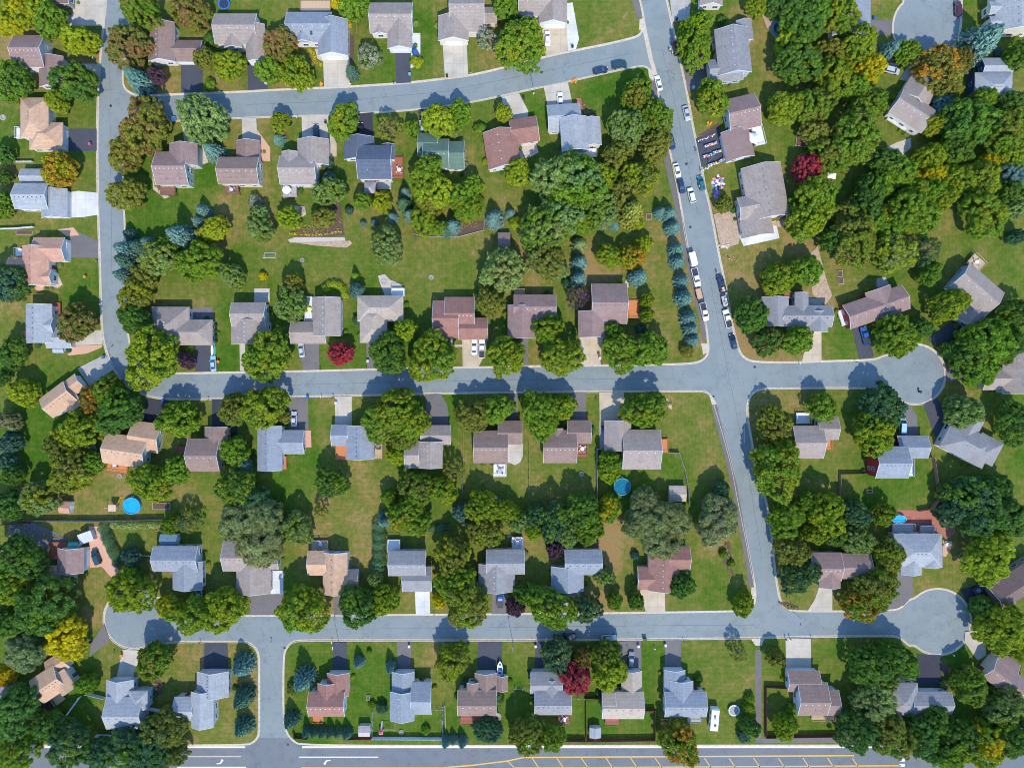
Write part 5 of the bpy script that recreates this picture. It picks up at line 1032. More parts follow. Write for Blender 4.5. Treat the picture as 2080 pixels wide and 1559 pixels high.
trailer(1407,527,DG+180,'box','white enclosed cargo trailer at left kerb hitched to white pickup',4.3,2.0)
trailer(1421,597,DG+180,'flat','tan flatbed trailer at left kerb between two white pickups',3.7,1.9,(.42,.30,.19))
tr = trailer(1473,612,DG,'flat','silver open trailer carrying scrap at right kerb',3.6,1.7,(.40,.40,.41))
def boat_mesh(L, W, h):
    b = MB(); st = [(-.5,.86),(-.3,.98),(0,1.0),(.22,.88),(.38,.58),(.5,.04)]
    loft(b, [[(L*t, -W/2*k, .75+h*(1+.15*t)), (L*t, -W/2*k*.75, .75), (L*t, W/2*k*.75, .75), (L*t, W/2*k, .75+h*(1+.15*t)), (L*t, W/2*k*.8, .75+h*(1+.15*t)-.02), (L*t, W/2*k*.6, .95), (L*t, -W/2*k*.6, .95), (L*t, -W/2*k*.8, .75+h*(1+.15*t)-.02)] for t, k in st]); return b
x, y = P(1015.5, 1356, 1); root = thing('motor_boat', 'white open motor boat with blue seats on its trailer beside house', 'boat', (x, y, .26), R(90))
boat_mesh(4.6, 1.75, .55).obj('hull', M['col'], root, color=(.72,.74,.76)); b = MB(); b.box(-1.6,-.45,.96,-1.1,.45,1.25); b.box(-.5,-.5,.96,-.1,-.1,1.3); b.box(-.5,.1,.96,-.1,.5,1.3); b.box(.9,-.35,.96,1.4,.35,1.22); b.obj('seat', M['col'], root, color=(.02,.10,.38))
b = MB(); b.add([(.25,-.6,1.25),(.25,.6,1.25),(.05,.5,1.6),(.05,-.5,1.6)], [(0,1,2,3)]); b.obj('windscreen', M['glass'], root); b = MB().box(-2.75,-.2,.7,-2.35,.2,1.45); b.obj('outboard_motor', M['black'], root); b = MB(); wheels(b, (-.5,), .75, .28); b.bar((-1.8,0,.5),(3.2,0,.5),.06,4); b.obj('trailer_frame', M['metal'], root)
def canoe(px, py, rz, col, label, L=5.0, W=.85):
    x, y = P(px, py, .4); b = MB(); st = [(-.5,.03,.18),(-.42,.45,.06),(-.25,.85,0),(0,1,0),(.25,.85,0),(.42,.45,.06),(.5,.03,.18)]
    loft(b, [[(L*t, -W/2*k, .1), (L*t, -W/2*k*.7, .38+u*.3), (L*t, 0, .46+u*.2), (L*t, W/2*k*.7, .38+u*.3), (L*t, W/2*k, .1), (L*t, 0, .12)] for t, k, u in st])
    thing('canoe', label, 'canoe', (x, y, .16), R(rz), me=b.mesh('canoe', M['col']), color=col)
canoe(430.5,711,91,(.70,.70,.72),'white upturned canoe beside driveway of first middle street house',4.1); canoe(436,712,88,(.04,.30,.22),'green upturned canoe lying right of the white canoe',3.9); canoe(1461,1017,82,(.30,.02,.03),'red kayak standing by footpath under grey green willow',2.2,.7)
x, y = P(1452, 1461, 2.6); root = thing('camper_trailer', 'white camper trailer parked on grass behind blue grey house', 'camper', (x, y, .13), R(85)); b = MB()
loft(b, [[(xx, -1.2, .5), (xx, -1.2, z-.15), (xx, -1.0, z), (xx, 1.0, z), (xx, 1.2, z-.15), (xx, 1.2, .5)] for xx, z in ((-3.4, 2.6), (-3.2, 2.75), (3.0, 2.75), (3.4, 2.3))]); b.obj('body', M['col'], root, color=(.74,.76,.76))
for q in ((-1.6,-.2,.35),(1.2,.1,.3)): MB().box(q[0]-q[2], q[1]-q[2], 2.74, q[0]+q[2], q[1]+q[2], 2.9).obj('roof_hatch', M['black'], root)
MB().box(-.5,-.45,2.74,.5,.45,3.02).obj('air_conditioner', M['col'], root, color=(.45,.45,.45)); b = MB(); wheels(b, (-.4,.4), 1.02); b.obj('wheel', M['rubber'], root)
for xx in (-2, 0, 1.8): MB().box(xx-.4, 1.2, 1.3, xx+.4, 1.225, 2.0).obj('window', M['glass'], root)
# ------------------------------------------------------------------ pools, trampolines, sheds, play things
def pool(px, py, rx, ry, wcol, rim, label, h=1.25):
    x, y = P(px, py, h); root = thing('pool', label, 'swimming pool', (x, y, .13)); k = S*(1-h/H); rx *= k; ry *= k; n = 40; b = MB()
    prof = [(1.0, 0), (1.0, h), (.985, h+.03), (.93, h+.03), (.93, h-.5)]
    for q, z in prof: b.v += [(rx*q*math.cos(6.2832*i/n), ry*q*math.sin(6.2832*i/n), z) for i in range(n)]
    for p_ in range(len(prof)-1):
        for i in range(n): b.f.append((p_*n+i, p_*n+(i+1) % n, (p_+1)*n+(i+1) % n, (p_+1)*n+i)); b.m.append(0)
    b.obj('pool_wall', M['col'], root, color=rim)
    wv = MB().add([(rx*.935*math.cos(6.2832*i/n), ry*.935*math.sin(6.2832*i/n), h-.2) for i in range(n)], [tuple(range(n))]); wv.obj('water', M['water'], root, color=wcol)
    b = MB()
    for s in (-.3, .3): b.bar((s, ry*.85, h-.3), (s, ry*.97, h+.7), .03, 4); b.bar((s, ry*.97, h+.7), (s, ry+.5, 0), .03, 4)
    for t in range(5): b.box(-.3, ry*.98+.1*t, h-.25*t-.1, .3, ry*.98+.1*t+.08, h-.25*t-.06)
    b.obj('ladder', M['trim'], root); return root
pool(1264,988,17.5,17.5,(.005,.13,.20),(.10,.30,.38),'round above ground pool with dark teal water behind taupe house')
pool(267,1027,17.5,17,(.01,.30,.68),(.05,.32,.60),'round bright blue above ground pool beside yellow slide')
pool(1826,1054,15,8.5,(.03,.36,.60),(.30,.50,.60),'small oval blue pool on red brick patio')
def trampoline(px, py, r, rim, mat_, label):
    x, y = P(px, py, .9); r *= S*.99; root = thing('trampoline', label, 'trampoline', (x, y, .13)); n = 28
    b = MB().add([(r*.82*math.cos(6.2832*i/n), r*.82*math.sin(6.2832*i/n), .85) for i in range(n)], [tuple(range(n))]); b.obj('jumping_mat', M['col'], root, color=mat_)
    b = MB(); b.v = [(r*q*math.cos(6.2832*i/n), r*q*math.sin(6.2832*i/n), z) for q, z in ((.8, .87), (1.0, .87), (1.0, .80)) for i in range(n)]
    b.f = [(p_*n+i, p_*n+(i+1) % n, (p_+1)*n+(i+1) % n, (p_+1)*n+i) for p_ in range(2) for i in range(n)]; b.m = [0]*len(b.f); b.obj('safety_pad', M['col'], root, color=rim)
    for i in range(4): a = 1.5708*i+.4; lg = MB(); lg.bar((r*.96*math.cos(a-.2), r*.96*math.sin(a-.2), .85), (r*.96*math.cos(a-.15), r*.96*math.sin(a-.15), 0), .03, 4); lg.bar((r*.96*math.cos(a+.2), r*.96*math.sin(a+.2), .85), (r*.96*math.cos(a+.15), r*.96*math.sin(a+.15), 0), .03, 4); lg.obj('leg', M['metal'], root)
    b = MB()
    for i in range(6): a = 6.2832*i/6; b.bar((r*1.02*math.cos(a), r*1.02*math.sin(a), .1), (r*1.02*math.cos(a), r*1.02*math.sin(a), 2.6), .03, 4)
    b.obj('net_pole', M['metal'], root)
trampoline(1583,58,15,(.02,.28,.25),(.02,.03,.10),'trampoline with green rim on bare soil under trees'); trampoline(455,8,12,(.02,.12,.55),(.02,.03,.06),'trampoline with bright blue rim at the top edge'); trampoline(1008,1016,10,(.02,.05,.5),(.02,.03,.08),'blue rimmed trampoline half hidden by trees in middle back lots'); trampoline(1491,1442,11.5,(.45,.48,.50),(.20,.20,.20),'grey trampoline on grass right of the camper')
def shed(px, py, W, D, rz, roof, wall, label, ridge='h', h=2.1, name='shed'):
    x, y = P(px, py, h); root = thing(name, label, 'shed', (x, y, .13), R(rz)); w, d = W/2, D/2; MB().box(-w+.12, -d+.12, -.05, w-.12, d-.12, h+.02).obj('wall', M['siding'], root, color=wall); r_ = MB(); p_ = .4*d
    r_.add([(-w,-d,h),(w,-d,h),(w,0,h+p_),(-w,0,h+p_),(w,d,h),(-w,d,h),(-w,-d,h-.1),(w,-d,h-.1),(w,0,h+p_-.1),(-w,0,h+p_-.1),(w,d,h-.1),(-w,d,h-.1)], [(0,1,2,3),(3,2,4,5),(7,6,9,8),(8,9,11,10),(0,6,7,1),(5,4,10,11),(0,3,9,6),(3,5,11,9),(1,7,8,2),(2,8,10,4)]); r_.obj('roof', M['shingle'], root, color=roof)
    for s in (-1, 1): g_ = MB().add([(s*(w-.13), -d+.12, h), (s*(w-.13), d-.12, h), (s*(w-.13), 0, h+p_-.12)], [(0,1,2)]); g_.obj('gable', M['siding'], root, color=wall)
    MB().box(w-.12, -.55, 0, w-.07, .55, 1.9).obj('door', M['trim'], root)
shed(132,1030,3.4,3.7,-5,ROOF['salmon'],WALL['w'],'tan roofed garden shed with white door left of play tower'); shed(1024,486,3.9,4.2,0,ROOF['mauve'],WALL['t'],'mauve roofed shed beside big trees at lot centre'); shed(1209,1487,3.2,3.6,90,ROOF['lgrey'],WALL['w'],'grey shed in fenced yard below warm grey house'); shed(740,1484,3.6,3.3,0,(.40,.34,.33),WALL['c'],'pinkish shed left of the pale blue fence near highway')
shed(174,1091,3.2,4.4,-70,(.55,.56,.62),WALL['w'],'white roofed shed tilted beside clay driveway'); shed(149,1107,3.1,2.0,0,(.10,.36,.29),WALL['k'],'green roofed low shed left of white roofed shed'); shed(343,1096,5.4,3.6,0,(.16,.24,.32),WALL['b'],'blue grey lean shed above second lower street house'); shed(1376,1002,5.3,4.9,0,(.42,.35,.27),WALL['t'],'square tan shed inside grey fence right of round pool'); shed(119,710,3.4,2.0,0,(.33,.36,.40),WALL['d'],'grey roofed lean shed below sixth left street house')
def canopy(px, py, W, col, label, rz=0, h=2.4):
    x, y = P(px, py, h); root = thing('gazebo', label, 'gazebo', (x, y, .13), R(rz)); w = W/2; b = MB(); b.add([(-w,-w,h),(w,-w,h),(w,w,h),(-w,w,h),(0,0,h+.9)], [(0,1,4),(1,2,4),(2,3,4),(3,0,4)]); b.add([(-w,-w,h-.2),(w,-w,h-.2),(w,w,h-.2),(-w,w,h-.2),(-w,-w,h),(w,-w,h),(w,w,h),(-w,w,h)], [(0,1,5,4),(1,2,6,5),(2,3,7,6),(3,0,4,7)]); b.obj('canopy', M['col'], root, color=col)
    for sx in (-1, 1):
        for sy in (-1, 1): MB().box(sx*(w-.1)-.06, sy*(w-.1)-.06, 0, sx*(w-.1)+.06, sy*(w-.1)+.06, h).obj('post', M['metal'], root)
canopy(1690,354,2.6,(.66,.64,.72),'pale lilac canopy tent beside red tree',-12); canopy(752,381,3.6,(.25,.22,.24),'grey gazebo below dark slate blue house'); canopy(1530,281,3.0,(.70,.70,.70),'white canopy on deck of house by the yard sale',-12,3.2); canopy(572,1134,0.1,(0,0,0),'') if 0 else None
canopy(1710,40+0,0.1,(0,0,0),'') if 0 else None
# play tower with slide
x, y = P(232, 1030, 1.5); root = thing('play_tower', 'wooden play tower with yellow slide left of bright blue pool', 'play set', (x, y, .13)); b = MB()
for sx in (-.8, .8):
    for sy in (-.7, .7): b.box(sx-.06, sy-.06, 0, sx+.06, sy+.06, 2.6)
b.box(-.85,-.75,1.3,.85,.75,1.38); b.box(-1.2,-1.0,2.55,1.2,1.0,2.63); b.bar((-1,0,2.4),(-2.6,0,2.4),.06,4); b.bar((-2.6,0,2.4),(-2.9,-.8,0),.05,4); b.bar((-2.6,0,2.4),(-2.9,.8,0),.05,4); b.obj('tower_frame', M['plank'], root, color=(.50,.36,.24))
b = MB(); pts = [(.7,.8,1.4),(1.1,1.6,1.0),(1.5,2.5,.4),(1.7,3.1,.2)]
for a, c in zip(pts, pts[1:]): b.add([(a[0]-.3,a[1],a[2]),(a[0]+.3,a[1],a[2]),(c[0]+.3,c[1],c[2]),(c[0]-.3,c[1],c[2]),(a[0]-.36,a[1],a[2]+.18),(a[0]+.36,a[1],a[2]+.18),(c[0]+.36,c[1],c[2]+.18),(c[0]-.36,c[1],c[2]+.18)], [(0,1,2,3),(0,3,7,4),(1,5,6,2),(3,2,1,0),(4,7,3,0),(2,6,5,1)])
b.obj('slide', M['col'], root, color=(.75,.62,.01))
x, y = P(788, 1480, 2.0); root = thing('swing_set', 'wooden swing beams with pink play house and grey slide inside chain fence', 'play set', (x, y, .13)); b = MB()
b.bar((-1.6,0,2.2),(1.9,0,2.2),.08,4)
for xx in (-1.6, 1.9):
    for s in (-1.3, 1.3): b.bar((xx,0,2.2),(xx,s,0),.06,4)
b.bar((1.9,-1.3,.1),(1.9,1.3,.1),.06,4); b.obj('swing_frame', M['plank'], root, color=(.52,.44,.28)); MB().box(-2.8,-1.7,0,-1.7,-.7,1.7).add([(-2.9,-1.8,1.7),(-1.6,-1.8,1.7),(-1.6,-.6,1.7),(-2.9,-.6,1.7),(-2.25,-1.2,2.3)], [(0,1,4),(1,2,4),(2,3,4),(3,0,4)]).obj('play_house', M['col'], root, color=(.60,.12,.14))
MB().add([(-2.5,-.7,1.4),(-2.0,-.7,1.4),(-1.8,1.8,.2),(-2.3,1.8,.2)], [(0,1,2,3)]).obj('slide', M['col'], root, color=(.42,.44,.42))
for xx in (-.6, .5): q = MB(); q.bar((xx-.2,0,2.2),(xx-.2,0,.55),.015,3); q.bar((xx+.2,0,2.2),(xx+.2,0,.55),.015,3); q.box(xx-.25,-.12,.5,xx+.25,.12,.55); q.obj('swing_seat', M['black'], root)
# football goal, raised beds, fire rings
x, y = P(548, 519, .5); root = thing('soccer_goal', 'small white framed soccer goal on back lawn', 'soccer goal', (x, y, .13)); b = MB()
for s in (-1, 1): b.bar((s*1.8,-.9,0),(s*1.8,-.9,1.4),.05,5); b.bar((s*1.8,-.9,1.4),(s*1.8,.9,.05),.04,4); b.bar((s*1.8,-.9,.04),(s*1.8,.9,.04),.04,4)
b.bar((-1.8,-.9,1.4),(1.8,-.9,1.4),.05,5); b.bar((-1.8,.9,.04),(1.8,.9,.04),.04,4); b.obj('goal_frame', M['trim'], root); b = MB()
for i in range(13): xx = -1.8+.3*i; b.bar((xx,-.9,1.38),(xx,.9,.05),.008,3)
for i in range(6): t = i/5; b.bar((-1.8,-.9+1.8*t,1.38-1.33*t),(1.8,-.9+1.8*t,1.38-1.33*t),.008,3)
b.obj('goal_net', M['trim'], root)
def ringpit(px, py, r, label, col=(.45,.42,.38)):
    x, y = P(px, py, .2); b = MB(); n = 12
    for i in range(n): a = 6.2832*i/n; c, s = math.cos(a), math.sin(a); b.box(r*c-.2, r*s-.2, 0, r*c+.2, r*s+.2, .33)
    root = thing('fire_pit', label, 'fire pit', (x, y, .13)); b.obj('stone_ring', M['rock'], root); MB().cyl(0, 0, .0, .12, r*.8, n=12).obj('ash_bed', M['dirt'], root)
for q in ((613,427,1.0,'stone fire ring on round tan patio in flower garden'),(244,966,.55,'small fire ring on lawn below tan house with orange deck'),(1181,962,.6,'fire ring on lawn left of the grey fence by pool'),(614,528,.5,'small fire ring on open lawn right of soccer goal'),(780,572,.8,'fire ring on curving stone patio'),(7,239,.7,'fire ring on lawn near left photo edge'),(36,1078,.7,'fire ring on dark gravel near left photo edge'),(1010,1454,1.1,'large fire ring on grass below beside boat house'),(876,563,.6,'pale fire ring in the open middle lawn'),(815,1486,.55,'round fire ring inside chain fence right of swing beams'),(1958,1084,.8,'fire ring right of pale grey house with pool')): ringpit(*q)
def bed(px, py, W, D, label, rz=0):
    x, y = P(px, py, .3); root = thing('raised_bed', label, 'raised bed', (x, y, .13), R(rz)); w, d = W/2, D/2; b = MB(); b.box(-w,-d,0,w,-d+.12,.4); b.box(-w,d-.12,0,w,d,.4); b.box(-w,-d+.12,0,-w+.12,d-.12,.4); b.box(w-.12,-d+.12,0,w,d-.12,.4); b.obj('bed_frame', M['plank'], root, color=(.40,.30,.22)); MB().box(-w+.12,-d+.12,.0,w-.12,d-.12,.32).obj('soil', M['mulch'], root)
bed(1706,556,1.6,1.9,'upper raised garden bed above mauve red walled house'); bed(1708,571,1.6,1.9,'lower raised garden bed above mauve red walled house'); bed(328,1027,5.6,2.2,'long raised bed right of bright blue pool'); bed(748,1416,.9,1.6,'pinkish small raised bed between two lower houses'); bed(1766,998,1.9,1.0,'small wooden sandbox in lawn below red walled house'); bed(1955,1132,2.6,2.4,'square sandbox on lawn near yellow green tree',-35); bed(1353,1465,2.8,1.7,'shallow bed below blue grey house by fence'); bed(1318,440,1.8,1.8,'small square bed beside row of blue spruces'); bed(50,472,5.2,1.4,'brown long bed beside white left edge fence'); bed(1636,284,5.8,4.6,'large fenced vegetable bed beside big trees',-8)
# ------------------------------------------------------------------ fences
def fence(pix, kind, label, h=1.8, col=(.20,.09,.06)):
    pts = [P(*p) for p in pix]; root = thing('fence', label, 'fence', (*pts[0], .13)); o = Vector((*pts[0], 0)); pn = MB(); k = 0
    for a, c in zip(pts, pts[1:]):
        a, c = Vector((*a, 0))-o, Vector((*c, 0))-o; L = (c-a).length; t = (c-a).normalized(); nx = Vector((-t.y, t.x, 0)); n = max(1, round(L/2.4))
        for i in range(n + (1 if c == Vector((*pts[-1], 0))-o else 0)):
            p_ = a + t*(L*i/n); po = MB().box(-.07,-.07,-.1,.07,.07,h+.08); link('post', po.mesh('post', M['metal'] if kind == 'chain' else M['plank']), root, p_, math.atan2(t.y, t.x), col); k += 1
        if kind == 'chain':
            pn.bar(a+Vector((0,0,h)), c+Vector((0,0,h)), .03, 4); pn.bar(a+Vector((0,0,.08)), c+Vector((0,0,.08)), .02, 3)
            for i in range(int(L/.5)): q = a + t*(.5*i); pn.bar(q+Vector((0,0,.08)), q+Vector((0,0,h)), .012, 3)
            pn.bar(a+Vector((0,0,h*.5)), c+Vector((0,0,h*.5)), .012, 3)
        else:
            m_ = int(L/.16)
            for i in range(m_):
                p0, p1 = a+t*(L*i/m_+.008), a+t*(L*(i+1)/m_-.008); off = nx*.03*(1 if i % 2 else -1)*0; w_ = nx*.02; dz = .03*math.sin(i*1.7)
                pn.add([p0-w_, p1-w_, p1+w_, p0+w_] + [q+Vector((0,0,h+dz)) for q in (p0-w_, p1-w_, p1+w_, p0+w_)], [(0,3,2,1),(4,5,6,7),(0,1,5,4),(1,2,6,5),(2,3,7,6),(3,0,4,7)])
            for z in (.4, h-.35): pn.bar(a+nx*.05+Vector((0,0,z)), c+nx*.05+Vector((0,0,z)), .04, 4)
    pn.obj('panel', M['metal'] if kind == 'chain' else M['plank'], root, color=col)
BR = (.155,.050,.035); WH = (.60,.66,.74)
fence([(1597,1393),(1553,1391),(1553,1493),(1706,1490),(1706,1484)],'wood','red brown wooden fence around yard beside narrow footpath',1.8,BR)
fence([(1216,1414),(1189,1413),(1190,1500),(1329,1498),(1329,1438),(1307,1438)],'wood','red brown wooden fence around yard of warm grey house',1.8,BR)
fence([(1148,1499),(1188,1500)],'wood','short red brown wooden fence right of round green tree near highway',1.8,BR)
fence([(597,1480),(600,1494),(626,1496)],'wood','short dark wooden fence end below spruce hedge row',1.5,BR); fence([(700,1497),(757,1496)],'wood','short brown fence behind pinkish shed',1.5,BR)
fence([(757,1443),(793,1441)],'chain','wire fence stub left of stepped roof house',1.2,WH); fence([(757,1443),(757,1495)],'chain','wire side fence left of swing beams',1.2,WH); fence([(757,1495),(898,1496)],'wood','pale blue white wooden fence along highway below swing beams',1.8,WH); fence([(900,1432),(900,1495)],'chain','wire fence between lower fifth and sixth yards',1.2,WH); fence([(904,1430),(905,1475)],'wood','pale wooden side fence left of brown house deck',1.2,(.45,.44,.42))
fence([(876,1437),(900,1438),(900,1460),(892,1461)],'chain','small wire pen right of stepped roof house',1.2,WH)
fence([(215,1414),(180,1405)],'wood','short white fence left of turret house',1.8,WH); fence([(166,1412),(142,1445),(116,1478)],'wood','long white diagonal fence beside tan diagonal house',1.8,WH); fence([(305,1435),(338,1441),(336,1480)],'wood','white corner fence right of turret house',1.8,WH); fence([(198,1490),(245,1491),(300,1494)],'wood','white rear fence under dark trees below turret house',1.8,WH)
fence([(65,1055),(200,1056),(335,1053)],'wood','long weathered grey wooden fence between back lots',2.0,(.21,.21,.24)); fence([(5,1064),(65,1060)],'wood','brown fence stub at left end of long grey fence',1.8,BR)
fence([(1703,1005),(1704,962),(1756,961)],'wood','light brown wooden fence left of red walled house yard',1.6,(.34,.22,.15)); fence([(1882,928),(1892,928),(1899,970),(1904,1012),(1888,1032),(1862,1036)],'wood','light brown wooden fence right of red walled house yard',1.8,(.34,.22,.15))
fence([(1213,1040),(1212,970),(1212,911),(1226,912)],'wood','grey wooden fence left of round teal pool',1.5,(.42,.42,.40)); fence([(1357,918),(1378,919),(1390,955),(1397,995),(1397,1022)],'wood','grey wooden fence right of round teal pool yard',1.5,(.42,.42,.40))
fence([(0,466),(35,465),(72,462)],'wood','white fence at left edge above salmon house',1.5,WH); fence([(0,331),(70,330)],'wood','pale fence at left edge above pale grey house',1.5,(.5,.55,.55)); fence([(45,598),(92,597)],'chain','wire fence below salmon house',1.2,WH); fence([(1074,1040),(1075,940),(1075,905)],'chain','wire lot line fence between pool patio and lawn',1.2,(.25,.28,.22)); fence([(941,830),(942,930),(940,1000)],'chain','wire lot line fence right of fifth house below middle street',1.2,(.25,.28,.22)); fence([(841,475),(860,482),(930,482),(983,468),(985,440)],'wood','low pale timber edging fence round wooded garden',.5,(.46,.42,.35))
fence([(1046,1436),(1046,1395),(1077,1397)],'chain','wire fence beside boat house yard',1.2,WH); fence([(1160,1415),(1187,1416)],'chain','wire fence right of house by red tree',1.2,WH); fence([(280,1127),(310,1127)],'wood','short pale fence between hedge and lower street house',1.2,(.5,.45,.38))
fence([(725,30),(726,70)],'wood','thin wooden fence at top between two lots',1.2,(.3,.25,.15))
# ------------------------------------------------------------------ street furniture, bins, letter boxes
def lamp_post(px, py, ang, label):
    x, y = P(px, py); root = thing('street_lamp', label, 'street lamp', (x, y, .14), R(ang)); MB().bar((0,0,-.1),(0,0,7.2),.09,7,r2=.055).obj('pole', M['metal'], root); MB().bar((0,0,7.0),(1.6,0,7.4),.045,5).obj('arm', M['metal'], root); MB().box(1.3,-.14,7.32,2.0,.14,7.46).obj('lamp_head', M['black'], root)
for q in ((1083,178,100,'street lamp on grass below the top street bend'),(1344,758-14,90,'street lamp above middle street near junction'),(688,1302,90,'street lamp below lower street beside sealed driveway'),(1042,1304,95,'street lamp below lower street right of boat'),(1609,1240,250,'street lamp above lower street beside planting bed'),(228,748,30,'street lamp on outer bend of left street'),(1438,330,180,'street lamp by the yard sale driveway') ): lamp_post(*q)
mbx = MB(); mbx.box(-.05,-.05,0,.05,.05,1.05); mbx.add([(-.12,-.25,1.05),(.12,-.25,1.05),(.12,.25,1.05),(-.12,.25,1.05),(-.12,-.25,1.22),(.12,-.25,1.22),(.12,.25,1.22),(-.12,.25,1.22),(0,-.25,1.3),(0,.25,1.3)], [(0,3,2,1),(0,1,5,8,4),(2,3,7,9,6),(1,2,6,5),(3,0,4,7),(4,8,9,7),(8,5,6,9)]); MBX = mbx.mesh('letter_box', M['col'])
POSTS = [(189,118),(196,155),(634,172),(712,171),(800,169),(956,148),(603,238),(758,234),(1010,207),(1084,190),(1380,52),(1388,130),(571,747),(650,750),(744,748),(1056,742),(1222,739),(422,812),(652,806),(676,806),(854,805),(1073,800),(1211,811),(550,1303),(674,1304),(904,1304),(1275,1316),(1330,1317),(1390,1303),(1650,1298),(1625,738),(1740,735),(196,532),(204,618),(405,1305),(230,1326),(1937,1330),(1742,1242),(882,1248)]
for i, (px, py) in enumerate(POSTS):
    x, y = P(px, py, 1); o_, nm = min(ANCH, key=lambda a: (a[0][0]-x)**2 + (a[0][1]-y)**2)
    thing('letter_box', f"kerbside letter box {dir8(x-o_[0], y-o_[1])} house {nm}", 'letter box', (x, y, .14), R(90*(i % 2)), group='kerbside letter boxes', me=MBX, color=((.6,.6,.6),(.05,.05,.05),(.25,.2,.15))[i % 3])
BINP = None
BINS = [(1217,720,'r','red'),(1219,727,'w','white'),(246,1331,'k','orange'),(183,1303,'d','dark'),(832,150,'b','light blue'),(180,155,'d','dark'),(182,292,'p','pink'),(331,812,'b2','blue'),(624,807,'b2','blue'),(1163,94,'d','dark'),(1224,866,'d','black'),(1224,872,'b2','blue'),(1297,1312,'w','white'),(1352,1310,'w','white'),(1088,1312,'w','white'),(831,1312,'w','white'),(1308,1298,'d','dark'),(1312,1298,'d','dark'),(1375,38,'d','dark'),(1409,177,'w','white'),(661,248,'d','dark'),(1064,198,'d','dark'),(747,733,'w','white'),(443,734,'k','orange'),(1815,1176,'b2','blue'),(1870,795,'d','dark'),(209,725,'b2','blue'),(908,154,'d','dark'),(540,168,'w','white'),(682,818,'w','white'),(172,562,'k','reddish'),(1777,36,'b2','blue')]
BC = dict(r=(.5,.04,.03), w=(.6,.6,.62), k=(.75,.22,.03), d=(.03,.03,.035), b=(.15,.4,.5), p=(.5,.1,.3), b2=(.02,.12,.5))
seen_l = {}
for px, py, c, cn in BINS:
    x, y = P(px, py, 1); o_, nm = min(ANCH, key=lambda a: (a[0][0]-x)**2 + (a[0][1]-y)**2); lb = f"{cn} wheeled bin {dir8(x-o_[0], y-o_[1])} house {nm}"; seen_l[lb] = seen_l.get(lb, 0)+1
    if seen_l[lb] > 1: lb = 'right hand ' + lb
    if not BINP:
        b = MB(); b.add([(-.25,-.25,.02),(.25,-.25,.02),(.25,.25,.02),(-.25,.25,.02),(-.32,-.34,1.0),(.32,-.34,1.0),(.32,.34,1.0),(-.32,.34,1.0)], [(0,3,2,1),(0,1,5,4),(1,2,6,5),(2,3,7,6),(3,0,4,7)]); l2 = MB().box(-.35,-.4,1.0,.35,.36,1.08); l2.bar((-.3,-.44,1.0),(.3,-.44,1.0),.03,4); BINP = (b.mesh('bin_body', M['col']), l2.mesh('lid', M['col']))
    r_ = thing('wheeled_bin', lb, 'bin', (x, y, .15), R(rt.uniform(-15, 15)), group='wheeled bins'); link('bin_body', BINP[0], r_, color=BC[c]); link('lid', BINP[1], r_, color=tuple(v*.8 for v in BC[c]))
# pumpkin stands (orange spots by the kerb)
for px, py, lb in ((1165,165,'heap of orange pumpkins on grass at top street kerb'),(655,170,'orange pumpkins beside driveway end above top street'),(1440,252,'orange pumpkins on lawn above yard sale')):
    x, y = P(px, py); root = thing('pumpkin_heap', lb, 'pumpkins', (x, y, .13))
    for k in range(6):
        b = MB(); rx = rt.uniform(.22, .36); n = 10
        for z, q in ((0,.5),(.12,.95),(.3,1),(.45,.7),(.5,.15)): b.v += [(rx*q*(1+.08*math.cos(5*6.2832*i/n))*math.cos(6.2832*i/n), rx*q*math.sin(6.2832*i/n), z*rx*2) for i in range(n)]
        b.f = [(p_*n+i, p_*n+(i+1) % n, (p_+1)*n+(i+1) % n, (p_+1)*n+i) for p_ in range(4) for i in range(n)] + [tuple(range(4*n, 5*n))]; b.m = [0]*len(b.f); b.obj('pumpkin', M['col'], root, loc=(rt.uniform(-.7,.7), rt.uniform(-.6,.6), 0), color=(.70,.24,.02))
# ------------------------------------------------------------------ the yard sale
def table(px, py, L, rz, col, label):
    x, y = P(px, py, .8); root = thing('folding_table', label, 'table', (x, y, .28), R(rz), group='yard sale tables'); MB().box(-L/2,-.38,.70,L/2,.38,.75).obj('table_top', M['col'], root, color=col)
    for s in (-1, 1): q = MB(); q.bar((s*(L/2-.2),-.3,.7),(s*(L/2-.2),-.3,0),.02,4); q.bar((s*(L/2-.2),.3,.7),(s*(L/2-.2),.3,0),.02,4); q.obj('leg', M['metal'], root)
ra = random.Random(4); TB = [((1431,298),(1456,290)),((1428,319),(1446,314)),((1448,311),(1466,306)),((1438,337),(1456,331)),((1458,331),(1472,322))]
TBN = ['uppermost yard sale table across the dark driveway','left middle yard sale table near kerb','right middle yard sale table near garage','lower left yard sale table at lawn edge','lower right yard sale table near garage corner']
GC = [('white',(.75,.75,.76)),('pink',(.55,.28,.38)),('orange',(.55,.24,.09)),('blue',(.07,.14,.38)),('purple',(.27,.13,.36)),('yellow',(.75,.55,.10)),('red',(.5,.04,.05)),('teal',(.03,.35,.33)),('black',(.03,.03,.04)),('brown',(.30,.16,.08))]
